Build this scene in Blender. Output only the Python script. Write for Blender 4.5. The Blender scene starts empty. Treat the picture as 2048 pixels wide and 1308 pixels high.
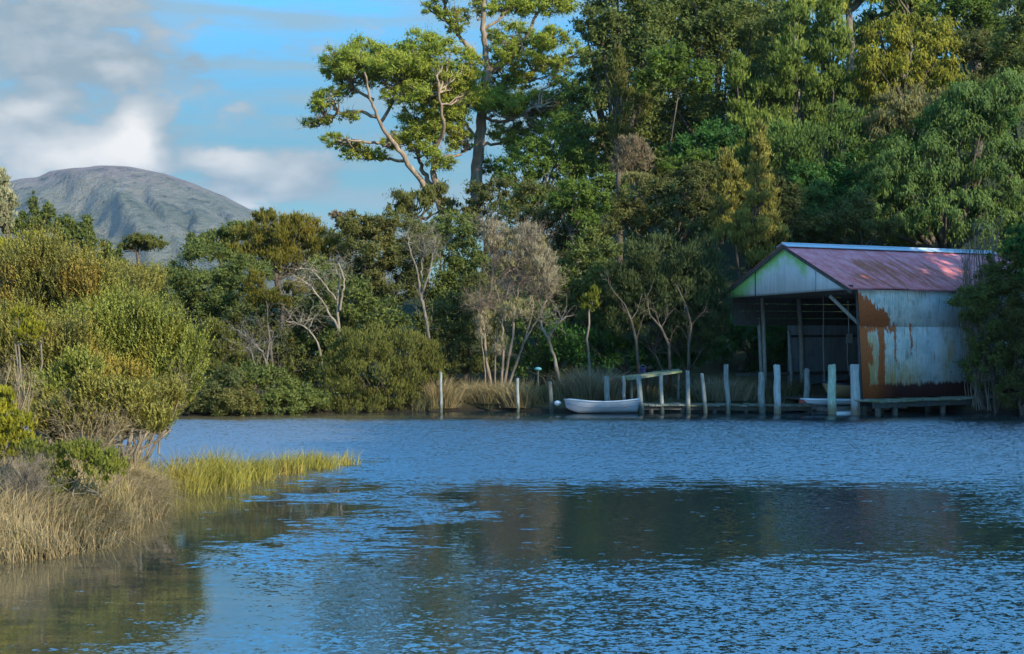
import bpy, math, random
import numpy as np
from mathutils import Vector, Matrix

R = math.radians
random.seed(7)
rng = np.random.default_rng(11)
scene = bpy.context.scene
COL = scene.collection

# ------------------------------------------------------------------ camera
F = 2813.0                                  # focal length in photo pixels (2048 wide)
CAMH = 2.5
cam_data = bpy.data.cameras.new('camera')
cam = bpy.data.objects.new('camera', cam_data)
COL.objects.link(cam)
cam.location = (0, 0, CAMH)
cam.rotation_euler = (R(90), 0, 0)
cam_data.sensor_width = 36
cam_data.lens = 36 * F / 2048
cam_data.clip_start = 0.1
cam_data.clip_end = 20000
scene.camera = cam

# ------------------------------------------------------------------ sun, sky, exposure
SUN_EL = R(27)
SUN_H = Vector((0.72, -0.69, 0)).normalized()      # horizontal direction TOWARDS the sun
SUN = Vector((SUN_H.x * math.cos(SUN_EL), SUN_H.y * math.cos(SUN_EL), math.sin(SUN_EL)))
sun_data = bpy.data.lights.new('sun', 'SUN')
sun_data.energy = 2.15
sun_data.angle = R(0.6)
sun_data.color = (1.0, 0.87, 0.66)
sun = bpy.data.objects.new('sun', sun_data)
COL.objects.link(sun)
sun.location = (60, -40, 60)
sun.rotation_mode = 'QUATERNION'
sun.rotation_quaternion = SUN.to_track_quat('Z', 'Y')

scene.view_settings.view_transform = 'Standard'
scene.view_settings.look = 'None'
scene.view_settings.gamma = 1
scene.view_settings.exposure = 1.98
scene.view_settings.use_curve_mapping = False
scene.cycles.max_bounces = 6
scene.cycles.diffuse_bounces = 3
scene.cycles.glossy_bounces = 3
scene.cycles.transmission_bounces = 4
scene.cycles.volume_bounces = 0
scene.cycles.use_denoising = True
scene.cycles.sample_clamp_indirect = 4
scene.render.film_transparent = False


class NT:
    """tiny helper to write node trees as expressions"""
    def __init__(self, nt):
        self.nt = nt

    def new(self, t, **kw):
        n = self.nt.nodes.new(t)
        for k, v in kw.items():
            setattr(n, k, v)
        return n

    def put(self, sock, v):
        if isinstance(v, bpy.types.NodeSocket):
            self.nt.links.new(v, sock)
        elif v is not None:
            if hasattr(sock.default_value, '__len__') and len(sock.default_value) == 4 and len(v) == 3:
                v = (*v, 1)
            sock.default_value = v

    def m(self, op, a, b=None, c=None, clamp=False):
        n = self.new('ShaderNodeMath', operation=op, use_clamp=clamp)
        for i, v in enumerate((a, b, c)):
            if v is not None:
                self.put(n.inputs[i], v)
        return n.outputs[0]

    def vm(self, op, a, b=None):
        n = self.new('ShaderNodeVectorMath', operation=op)
        self.put(n.inputs[0], a)
        if b is not None:
            self.put(n.inputs[1], b)
        return n.outputs['Value'] if op in ('DOT_PRODUCT', 'LENGTH') else n.outputs[0]

    def xyz(self, x, y, z):
        n = self.new('ShaderNodeCombineXYZ')
        for i, v in enumerate((x, y, z)):
            self.put(n.inputs[i], v)
        return n.outputs[0]

    def sep(self, v):
        n = self.new('ShaderNodeSeparateXYZ')
        self.put(n.inputs[0], v)
        return n.outputs

    def noise(self, vec, scale, detail=3, rough=0.5, dist=0.0, out=0):
        n = self.new('ShaderNodeTexNoise')
        self.put(n.inputs['Vector'], vec)
        self.put(n.inputs['Scale'], scale)
        n.inputs['Detail'].default_value = detail
        n.inputs['Roughness'].default_value = rough
        n.inputs['Distortion'].default_value = dist
        return n.outputs[out]

    def mix(self, f, a, b):
        n = self.new('ShaderNodeMix', data_type='RGBA')
        n.clamp_factor = True
        self.put(n.inputs[0], f)
        self.put(n.inputs[6], a)
        self.put(n.inputs[7], b)
        return n.outputs[2]

    def ss(self, v, lo, hi):
        n = self.new('ShaderNodeMapRange', interpolation_type='SMOOTHSTEP')
        self.put(n.inputs[0], v)
        self.put(n.inputs[1], lo)
        self.put(n.inputs[2], hi)
        return n.outputs[0]

    def gauss(self, uv, cx, cy, sx, sy, w):
        d = self.vm('MULTIPLY', self.vm('SUBTRACT', uv, (cx, cy, 0)), (1 / sx, 1 / sy, 0))
        return self.m('MULTIPLY', self.m('POWER', 2.718, self.m('MULTIPLY', self.vm('DOT_PRODUCT', d, d), -1.0)), w)

    def total(self, vals):
        s = vals[0]
        for v in vals[1:]:
            s = self.m('ADD', s, v)
        return s


def make_world():
    w = bpy.data.worlds.new('World')
    scene.world = w
    w.use_nodes = True
    nt = w.node_tree
    for n in list(nt.nodes):
        nt.nodes.remove(n)
    N = NT(nt)
    sky = N.new('ShaderNodeTexSky')
    sky.sky_type = 'NISHITA'
    sky.sun_disc = False
    sky.sun_elevation = SUN_EL
    sky.sun_rotation = math.atan2(SUN_H.x, SUN_H.y)
    sky.altitude = 0
    sky.air_density = 1.0
    sky.dust_density = 0.6
    sky.ozone_density = 1.4
    d = N.new('ShaderNodeTexCoord').outputs['Generated']
    s = N.sep(d)
    yy = N.m('MAXIMUM', s[1], 0.02)
    u = N.m('DIVIDE', s[0], yy)
    v = N.m('DIVIDE', s[2], yy)
    px = N.m('MULTIPLY_ADD', u, F / 100, 10.24)          # photo pixels / 100, so the cloud table reads in picture units
    py = N.m('MULTIPLY_ADD', v, -F / 100, 6.54)
    # billowing distortion
    nz = N.noise(N.vm('MULTIPLY', d, (1, 1, 1.7)), 9.0, 5, 0.55, 0.0, 1)
    off = N.vm('MULTIPLY', N.vm('SUBTRACT', nz, (0.5, 0.5, 0.5)), (1.7, 1.3, 0))
    uv = N.vm('ADD', N.xyz(px, py, 0.0), off)
    fb = N.noise(N.vm('MULTIPLY', d, (1, 1, 2.0)), 17.0, 8, 0.62)
    # cloud cover:  cx, cy, sx, sy, weight   (hundreds of photo pixels)
    cover = [(0.6, 0.1, 2.6, 1.1, 1.0), (1.9, 1.35, 1.8, 0.65, .8), (4.0, 1.2, 0.55, 0.33, .6), (0.45, 2.2, .7, .35, .55),
             (1.3, 2.9, 1.5, .65, 1.0), (2.7, 2.7, .8, .65, 1.0), (4.3, 3.15, 1.1, .55, .9), (5.6, 3.5, 1.0, .5, .55),
             (5.0, 3.9, .8, .3, .7), (6.6, 3.5, .8, .4, .6), (8.2, .9, 1.6, .25, .35), (5.3, .9, 1.6, .2, .3), (-2.5, 2.5, 2.5, 1.6, .9), (4.9, 2.1, .7, .3, .3)]
    cov = N.total([N.gauss(uv, *c) for c in cover])
    # thin streaks of high cloud
    st = N.noise(N.vm('MULTIPLY', d, (2.2, 2.2, 22)), 2.2, 5, 0.6, 0.4)
    streak = N.m('MULTIPLY', N.ss(st, .40, .66), 0.75)
    # scattered cloud over the rest of the sky
    gen = N.m('MULTIPLY', N.ss(N.noise(N.vm('MULTIPLY', d, (1, 1, 2.2)), 2.6, 5, .55), .50, .66), 1.0)
    outside = N.ss(N.m('ABSOLUTE', N.m('SUBTRACT', px, 10.2)), 11.5, 20)
    cov = N.m('ADD', cov, N.m('MULTIPLY', gen, outside))
    mask = N.ss(N.m('ADD', cov, N.m('MULTIPLY', N.m('SUBTRACT', fb, .5), 2.6)), 0.26, 0.80)
    mask = N.m('MULTIPLY', mask, .93)
    bright = [(2.6, 2.75, .5, .5, 1.1), (1.4, 3.0, 1.2, .5, .8), (4.4, 3.05, .8, .3, .65), (5.1, 3.9, .6, .2, .7),
              (0.5, 2.1, .5, .2, .45), (.6, .1, 2.4, .9, .12), (-4, 2, 3, 3, .4), (2.4, 1.35, .5, .2, .25), (5.8, 3.5, .5, .25, .35)]
    br = N.total([N.gauss(uv, *c) for c in bright])
    br = N.m('ADD', N.m('MAXIMUM', br, N.m('MULTIPLY', outside, .55)), N.m('MULTIPLY', N.m('SUBTRACT', fb, .5), 1.3), clamp=True)
    ccol = N.mix(br, (.54, .68, .74), (1.85, 1.74, 1.60))
    up = N.ss(s[2], 0.0, 0.5)
    hz = N.ss(s[2], 0.10, 0.50)                            # clear washed air: less white towards the horizon
    clear = N.vm('MULTIPLY', sky.outputs[0], N.xyz(N.m('MULTIPLY_ADD', hz, .12, .072), N.m('MULTIPLY_ADD', hz, .66, .130), N.m('MULTIPLY_ADD', hz, 1.02, .142)))
    base = N.mix(streak, clear, (.58, .80, .86))
    col = N.mix(mask, base, ccol)
    bg = N.new('ShaderNodeBackground')
    N.put(bg.inputs[0], col)
    bg.inputs[1].default_value = 0.15
    o = N.new('ShaderNodeOutputWorld')
    nt.links.new(bg.outputs[0], o.inputs[0])


make_world()

# ------------------------------------------------------------------ helpers


def P(px, py, Y):
    """a photo pixel at distance Y as a point in the world"""
    return np.array(((px - 1024) / F * Y, Y, CAMH + (654 - py) / F * Y))


def unit(v):
    return v / np.maximum(np.linalg.norm(v, axis=-1, keepdims=True), 1e-9)


def tag(o, label=None, cat=None, group=None, kind=None):
    if label:
        o['label'] = label
    if cat:
        o['category'] = cat
    if group:
        o['group'] = group
    if kind:
        o['kind'] = kind
    return o


def empty(name, loc, label, cat, group=None):
    o = bpy.data.objects.new(name, None)
    COL.objects.link(o)
    o.location = loc
    o.empty_display_size = 0.2
    return tag(o, label, cat, group)


def world_of(o):
    m = Matrix.Translation(o.location) @ o.rotation_euler.to_matrix().to_4x4()
    return m if o.parent is None else world_of(o.parent) @ o.matrix_parent_inverse @ m


def link(name, me, mat=None, parent=None, world=True):
    """link a mesh as one object; vertices are in world space, the parent's offset is taken out"""
    if mat is not None and not me.materials:
        me.materials.append(mat)
    o = bpy.data.objects.new(name, me)
    COL.objects.link(o)
    if parent is not None:
        o.parent = parent
        if world:
            o.matrix_parent_inverse = world_of(parent).inverted()
    return o


def mesh_from(name, V, faces=None, quads=None, tris=None, tint=None, smooth=False, uv=None):
    me = bpy.data.meshes.new(name)
    V = np.asarray(V, dtype=np.float32)
    if faces is not None:
        me.from_pydata(V.tolist(), [], faces)
    else:
        idx, tot = [], []
        if quads is not None and len(quads):
            idx.append(np.asarray(quads, np.int32).ravel())
            tot.append(np.full(len(quads), 4, np.int32))
        if tris is not None and len(tris):
            idx.append(np.asarray(tris, np.int32).ravel())
            tot.append(np.full(len(tris), 3, np.int32))
        idx = np.concatenate(idx)
        tot = np.concatenate(tot)
        start = np.concatenate(([0], np.cumsum(tot)[:-1])).astype(np.int32)
        me.vertices.add(len(V))
        me.vertices.foreach_set('co', V.ravel())
        me.loops.add(len(idx))
        me.loops.foreach_set('vertex_index', idx)
        me.polygons.add(len(tot))
        me.polygons.foreach_set('loop_start', start)
        me.polygons.foreach_set('loop_total', tot)
        me.update(calc_edges=True)
    if tint is not None:
        a = me.attributes.new('tint', 'FLOAT', 'POINT')
        a.data.foreach_set('value', np.asarray(tint, np.float32))
    if uv is not None:
        l = me.uv_layers.new(name='UVMap')
        vi = np.empty(len(me.loops), np.int32)
        me.loops.foreach_get('vertex_index', vi)
        l.data.foreach_set('uv', np.asarray(uv, np.float32)[vi].ravel())
    if smooth:
        me.polygons.foreach_set('use_smooth', np.ones(len(me.polygons), bool))
    return me


class MB:
    """collects boxes, bars, tubes into one mesh"""
    def __init__(self):
        self.V, self.Fc, self.n = [], [], 0

    def add(self, V, Fc):
        self.V += [tuple(v) for v in V]
        self.Fc += [tuple(i + self.n for i in f) for f in Fc]
        self.n += len(V)
        return self

    def box(self, c, h, ax=(1, 0, 0), ay=(0, 1, 0), az=(0, 0, 1), jit=0.0):
        c, ax, ay, az = (np.asarray(q, float) for q in (c, ax, ay, az))
        V = []
        for sz in (-1, 1):
            for sx, sy in ((-1, -1), (1, -1), (1, 1), (-1, 1)):
                V.append(c + ax * h[0] * sx + ay * h[1] * sy + az * h[2] * sz + np.array([random.uniform(-jit, jit) for _ in range(3)]))
        return self.add(V, [(3, 2, 1, 0), (4, 5, 6, 7), (0, 1, 5, 4), (1, 2, 6, 5), (2, 3, 7, 6), (3, 0, 4, 7)])

    def bar(self, a, b, w, h=None, jit=0.0):
        """box between two points"""
        a, b = np.asarray(a, float), np.asarray(b, float)
        ay = b - a
        L = np.linalg.norm(ay)
        ay = ay / L
        up = np.array((0, 0, 1.0)) if abs(ay[2]) < .9 else np.array((0, 1.0, 0))
        ax = np.cross(ay, up)
        ax /= np.linalg.norm(ax)
        az = np.cross(ax, ay)
        return self.box((a + b) / 2, (w / 2, L / 2, (h or w) / 2), ax, ay, az, jit)

    def tube(self, pts, rad, k=8, cap=True):
        pts = np.asarray(pts, float)
        rad = np.broadcast_to(np.asarray(rad, float), (len(pts),))
        t = np.gradient(pts, axis=0)
        t = unit(t)
        ref = np.array((0.3, 0.9, 0.2))
        V = []
        for p, d, r in zip(pts, t, rad):
            ax = np.cross(d, ref)
            ax /= np.linalg.norm(ax)
            ay = np.cross(d, ax)
            for j in range(k):
                a = 2 * math.pi * j / k
                V.append(p + r * (math.cos(a) * ax + math.sin(a) * ay))
        Fc = []
        for i in range(len(pts) - 1):
            for j in range(k):
                Fc.append((i * k + j, i * k + (j + 1) % k, (i + 1) * k + (j + 1) % k, (i + 1) * k + j))
        if cap:
            Fc.append(tuple(range(k - 1, -1, -1)))
            Fc.append(tuple((len(pts) - 1) * k + j for j in range(k)))
        return self.add(V, Fc)

    def obj(self, name, mat, parent=None, smooth=False):
        me = mesh_from(name, self.V, faces=self.Fc)
        if smooth:
            me.polygons.foreach_set('use_smooth', np.ones(len(me.polygons), bool))
        return link(name, me, mat, parent)


def segs_mesh(name, p0, p1, r0, r1, k=3, tint=None):
    """many straight tapered twigs as one mesh"""
    p0, p1 = np.asarray(p0), np.asarray(p1)
    r0, r1 = np.asarray(r0), np.asarray(r1)
    fine = r0 < .0062                                     # hair-thin twigs: one flat sliver each
    q0, q1, s0, s1 = p0[fine], p1[fine], r0[fine], r1[fine]
    dd = unit(q1 - q0)
    sd = unit(np.cross(dd, rng.normal(size=dd.shape)))
    VF = np.stack([q0 - sd * s0[:, None], q0 + sd * s0[:, None], q1 + sd * s1[:, None], q1 - sd * s1[:, None]], 1)
    p0, p1, r0, r1 = p0[~fine], p1[~fine], r0[~fine], r1[~fine]
    n = len(p0)
    d = unit(p1 - p0)
    ref = np.where(np.abs(d[:, 2:3]) > .8, np.array([[1.0, 0, 0]]), np.array([[0, 0, 1.0]]))
    ax = unit(np.cross(d, ref))
    ay = np.cross(d, ax)
    V = np.empty((n, 2 * k, 3))
    for j in range(k):
        a = 2 * math.pi * j / k
        o = math.cos(a) * ax + math.sin(a) * ay
        V[:, j] = p0 + o * np.reshape(r0, (-1, 1))
        V[:, k + j] = p1 + o * np.reshape(r1, (-1, 1))
    q = np.array([(j, (j + 1) % k, k + (j + 1) % k, k + j) for j in range(k)])
    Q = (q[None] + (np.arange(n) * 2 * k)[:, None, None]).reshape(-1, 4)
    QF = n * 2 * k + np.arange(len(VF) * 4).reshape(-1, 4)
    return mesh_from(name, np.concatenate([V.reshape(-1, 3), VF.reshape(-1, 3)]), quads=np.concatenate([Q, QF]), smooth=True)


# ------------------------------------------------------------------ materials
MATS = {}


def new_mat(name):
    m = bpy.data.materials.new(name)
    m.use_nodes = True
    nt = m.node_tree
    for n in list(nt.nodes):
        nt.nodes.remove(n)
    N = NT(nt)
    out = N.new('ShaderNodeOutputMaterial')
    return m, N, out


def principled(N, out, col, rough=.7, spec=.3, normal=None, metal=0.0):
    b = N.new('ShaderNodeBsdfPrincipled')
    N.put(b.inputs['Base Color'], col)
    N.put(b.inputs['Roughness'], rough)
    b.inputs['Specular IOR Level'].default_value = spec
    N.put(b.inputs['Metallic'], metal)
    if normal is not None:
        N.put(b.inputs['Normal'], normal)
    N.nt.links.new(b.outputs[0], out.inputs[0])
    return b


def bump(N, h, strength, dist):
    b = N.new('ShaderNodeBump')
    b.inputs['Strength'].default_value = strength
    b.inputs['Distance'].default_value = dist
    N.put(b.inputs['Height'], h)
    return b.outputs[0]


def leaf_mat(a, b, trans=.3, patch=None, pscale=.5):
    """leaf colour runs from a to b with each leaf's own tint; patch = a third colour in drifts through the crown"""
    key = ('leaf', a, b, trans, patch)
    if key in MATS:
        return MATS[key]
    m, N, out = new_mat('foliage')
    at = N.new('ShaderNodeAttribute', attribute_name='tint')
    pos = N.new('ShaderNodeNewGeometry').outputs['Position']
    nz = N.noise(pos, 1.1, 3, .6)
    f = N.m('ADD', at.outputs['Fac'], N.m('MULTIPLY', N.m('SUBTRACT', nz, .5), .9), clamp=True)
    c = N.mix(f, a, b)
    if patch:
        c = N.mix(N.m('MULTIPLY', N.ss(N.noise(pos, pscale, 2, .5), .52, .66), .8), c, patch)
    d = N.new('ShaderNodeBsdfPrincipled')
    N.put(d.inputs['Base Color'], c)
    d.inputs['Roughness'].default_value = .62
    d.inputs['Specular IOR Level'].default_value = .2
    t = N.new('ShaderNodeBsdfTranslucent')
    N.put(t.inputs[0], N.mix(.5, c, N.mix(.5, c, (.20, .22, .02))))
    mx = N.new('ShaderNodeMixShader')
    mx.inputs[0].default_value = trans
    N.nt.links.new(d.outputs[0], mx.inputs[1])
    N.nt.links.new(t.outputs[0], mx.inputs[2])
    N.nt.links.new(mx.outputs[0], out.inputs[0])
    MATS[key] = m
    return m


def bark_mat(a, b, sc=4.0):
    key = ('bark', a, b)
    if key in MATS:
        return MATS[key]
    m, N, out = new_mat('bark')
    pos = N.new('ShaderNodeNewGeometry').outputs['Position']
    v = N.vm('MULTIPLY', pos, (sc * 2, sc * 2, sc * .45))
    nz = N.noise(v, 1.5, 5, .65)
    c = N.mix(N.ss(nz, .3, .7), a, b)
    principled(N, out, c, .85, .15, bump(N, nz, .6, .03))
    MATS[key] = m
    return m


def wood_mat(name, a, b, stain=None, moss=None):
    m, N, out = new_mat(name)
    tc = N.new('ShaderNodeNewGeometry').outputs['Position']
    oi = N.new('ShaderNodeObjectInfo').outputs['Random']
    v = N.vm('ADD', tc, N.xyz(N.m('MULTIPLY', oi, 37), 0.0, 0.0))
    g = N.noise(N.vm('MULTIPLY', v, (14, 14, 3)), 1.6, 5, .65)
    c = N.mix(N.ss(g, .3, .7), a, b)
    c = N.mix(N.m('MULTIPLY', oi, .35), c, b)
    if moss:
        mm = N.ss(N.noise(v, 3.2, 4, .6), .45, .6)
        c = N.mix(N.m('MULTIPLY', mm, .85), c, moss)
    if stain:
        z = N.sep(tc)[2]
        wet = N.ss(N.m('ADD', z, N.m('MULTIPLY', N.m('SUBTRACT', g, .5), .5)), .42, .10)
        c = N.mix(N.m('MULTIPLY', wet, .85), c, stain)
    principled(N, out, c, .8, .2, bump(N, g, .5, .01))
    return m


def plain(name, c, rough=.5, spec=.4, var=.15, scale=6):
    m, N, out = new_mat(name)
    pos = N.new('ShaderNodeNewGeometry').outputs['Position']
    nz = N.noise(pos, scale, 4, .6)
    cc = N.mix(nz, tuple(x * (1 - var) for x in c), tuple(min(1, x * (1 + var)) for x in c))
    principled(N, out, cc, rough, spec)
    return m


# ------------------------------------------------------------------ the lie of the land
FS_X = np.array([-400, -60, -25, -16, -9, -5, -2, 0, 1.2, 2.5, 4, 6.2, 8, 10, 12.2, 13.2, 16, 19, 22, 27, 34, 60, 400])
FS_Y = np.array([60, 42, 38, 38.6, 39.6, 40.8, 41.8, 41.9, 41.2, 40.9, 42.0, 42.5, 43.3, 43.2, 42.2, 41.0, 39.6, 34, 26, 17, 6, -20, -250])
LS_Y = np.array([-50, 8, 11, 13, 14.4, 15.2, 17.2, 19.2, 21, 24, 28, 32, 36, 41])
LS_X = np.array([-60, -16, -11, -8.2, -6.2, -5.15, -4.75, -4.75, -5.3, -6.6, -8.6, -12, -17, -30])


def smooth01(t):
    t = np.clip(t, 0, 1)
    return t * t * (3 - 2 * t)


def height(x, y):
    x = np.asarray(x, float)
    y = np.asarray(y, float)
    d1 = y - np.interp(x, FS_X, FS_Y)
    d2 = np.interp(y, LS_Y, LS_X) - x
    wob = .18 * np.sin(x * 1.7 + y * .6) + .12 * np.sin(x * 3.9 - y * 2.3) + .08 * np.sin(y * 5.1 + x)

    def bank(d, top):
        d = d + wob
        return np.where(d > 0, top * (1 - np.exp(-np.maximum(d, 0) / .8)) + .03 * np.minimum(np.maximum(d, 0), 40), np.maximum(d * .45, -1.6))
    h = np.maximum(bank(d1, .38), bank(d2, .45))
    s = smooth01((y - 44) / 40) * smooth01((x + 8) / 30)
    s2 = smooth01((x - 16) / 30) * smooth01((y - np.interp(x, FS_X, FS_Y)) / 30)
    far = 1 - smooth01((y - 180) / 300)
    hill = np.maximum(14 * s, 11 * s2) * far
    knoll = 2.6 * smooth01((y - 46) / 16) * (1 - smooth01((y - 85) / 40))
    bumps = .12 * np.sin(x * .9 + 1.3) * np.sin(y * .8)
    return h + np.where(h > 0.1, hill + knoll + bumps * np.minimum(h, 1), 0)


def axis_grid(lo, hi, step, far_lo, far_hi):
    c = list(np.arange(lo, hi + 1e-6, step))
    s, v = step, c[-1]
    while v < far_hi:
        s *= 1.25
        v += s
        c.append(min(v, far_hi))
    s, v = step, c[0]
    pre = []
    while v > far_lo:
        s *= 1.25
        v -= s
        pre.append(max(v, far_lo))
    return np.array(pre[::-1] + c)


def build_terrain():
    xs = axis_grid(-26, 34, .4, -3600, 3600)
    ys = axis_grid(8, 72, .4, -190, 5200)
    X, Y = np.meshgrid(xs, ys)
    Z = height(X, Y)
    V = np.stack([X, Y, Z], -1).reshape(-1, 3)
    nx, ny = len(xs), len(ys)
    i = np.arange(nx * ny).reshape(ny, nx)
    Q = np.stack([i[:-1, :-1], i[:-1, 1:], i[1:, 1:], i[1:, :-1]], -1).reshape(-1, 4)
    m, N, out = new_mat('bank_soil')
    pos = N.new('ShaderNodeNewGeometry').outputs['Position']
    z = N.sep(pos)[2]
    n1 = N.noise(pos, 1.3, 5, .6)
    n2 = N.noise(pos, 9, 5, .7)
    c = N.mix(N.ss(n1, .35, .65), (.045, .045, .018), (.10, .085, .04))
    c = N.mix(N.m('MULTIPLY', n2, .6), c, (.05, .04, .025))
    c = N.mix(N.ss(z, .8, 2.0), c, N.mix(n2, (.018, .028, .012), (.04, .05, .022)))
    wet = N.ss(N.m('ADD', z, N.m('MULTIPLY', n2, .15)), .26, .12)
    c = N.mix(wet, c, (.022, .018, .012))
    principled(N, out, c, .9, .15, bump(N, n2, .8, .08))
    o = link('ground', mesh_from('ground', V, quads=Q, smooth=True), m)
    tag(o, 'dark earth bank and wooded slope around the lake', None, None, 'structure')


def build_water():
    m, N, out = new_mat('lake_water')
    pos = N.new('ShaderNodeNewGeometry').outputs['Position']
    s = N.sep(pos)
    # wind: how ruffled the surface is, in drifts across the lake
    w = N.noise(N.vm('MULTIPLY', pos, (.16, .45, 1)), 1.0, 6, .68)
    wx = N.m('ADD', s[0], N.m('MULTIPLY', N.m('SUBTRACT', w, .5), 6.0))
    wy = N.m('ADD', s[1], N.m('MULTIPLY', N.m('SUBTRACT', w, .5), 4.5))
    wf = N.m('SUBTRACT', N.noise(N.vm('MULTIPLY', pos, (1.7, 6.0, 1)), 1.0, 3, .6), .5)
    wy = N.m('ADD', wy, N.m('MULTIPLY', wf, 7.0))
    wx = N.m('ADD', wx, N.m('MULTIPLY', wf, 4.0))
    breeze = N.ss(wy, 20.6, 24.2)                        # open water out towards the far bank
    lee = N.ss(N.m('ADD', s[1], N.m('MULTIPLY', N.m('SUBTRACT', w, .5), 2.0)), 40.0, 36.4)                           # calm strip under the bank
    near = N.ss(wy, 16.2, 14.2)
    east = N.ss(wx, -1.2, 2.6)
    ruff = breeze
    ruff = N.m('MAXIMUM', ruff, N.m('MULTIPLY', near, N.m('MULTIPLY_ADD', east, .55, .16)))
    ruff = N.m('MAXIMUM', ruff, N.m('MULTIPLY', N.ss(wx, 5.0, 7.5), .65))
    ruff = N.m('MAXIMUM', ruff, N.m('MULTIPLY_ADD', east, .10, .06))
    cat = N.m('SUBTRACT', 1.0, N.vm('LENGTH', N.vm('MULTIPLY', N.vm('SUBTRACT', N.xyz(wx, s[1], 0.0), (-1.95, 19, 0)), (.8, .15, 0))))
    ruff = N.m('MAXIMUM', ruff, N.m('MULTIPLY', N.ss(cat, .0, .7), 1.0))      # a cat's-paw of wind
    spot = N.ss(N.noise(N.vm('MULTIPLY', pos, (2.6, 7.5, 1)), 1.0, 2, .5), .66, .70)
    ruff = N.m('MAXIMUM', ruff, N.m('MULTIPLY', spot, .8))                   # stray ripples in the calm
    # no wind reaches in beside the reeds and the near bank
    shelter = N.ss(wx, -3.6, -1.8)
    ruff = N.m('MULTIPLY', ruff, N.m('MAXIMUM', N.m('MULTIPLY_ADD', shelter, .75, .25), N.ss(wy, 25.5, 27)))
    ruff = N.m('MULTIPLY', ruff, N.m('MULTIPLY_ADD', lee, .93, .07))
    rip = N.noise(N.vm('MULTIPLY', pos, (13, 17, 1)), 1.0, 3, .62, .5, 1)
    rip2 = N.noise(N.vm('MULTIPLY', pos, (36, 50, 1)), 1.0, 2, .5, .2, 1)
    swell = N.noise(N.vm('MULTIPLY', pos, (2.4, 4.4, 1)), 1.0, 3, .5, 0, 1)
    half = (.5, .5, .5)
    sl = N.vm('ADD', N.vm('MULTIPLY', N.vm('SUBTRACT', rip, half), (.9, 1.7, 0)),
              N.vm('MULTIPLY', N.vm('SUBTRACT', rip2, half), (.5, .9, 0)))
    sl = N.vm('ADD', sl, N.vm('MULTIPLY', N.vm('SUBTRACT', swell, half), (.12, .3, 0)))
    sl = N.vm('MULTIPLY', N.vm('ADD', sl, N.xyz(0.0, N.m('MULTIPLY_ADD', breeze, -.16, -.13), 0.0)), N.xyz(ruff, ruff, 0.0))
    nrm = N.vm('NORMALIZE', N.vm('ADD', sl, (0, 0, 1)))
    # peaty shallows by the near bank
    shallow = N.ss(wx, -2.5, -5.0)
    c = N.mix(shallow, (.004, .016, .022), (.075, .064, .036))
    b = principled(N, out, c, .03, .5, nrm)
    b.inputs['IOR'].default_value = 4.0
    N.put(b.inputs['Roughness'], N.m('MULTIPLY_ADD', ruff, .05, .015))
    V = [(-3600, -190, 0), (3600, -190, 0), (3600, 5200, 0), (-3600, 5200, 0)]
    o = link('water', mesh_from('water', V, faces=[(0, 1, 2, 3)]), m)
    tag(o, 'blue lake water with wind ripples and dark reflections', None, None, 'structure')


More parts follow.
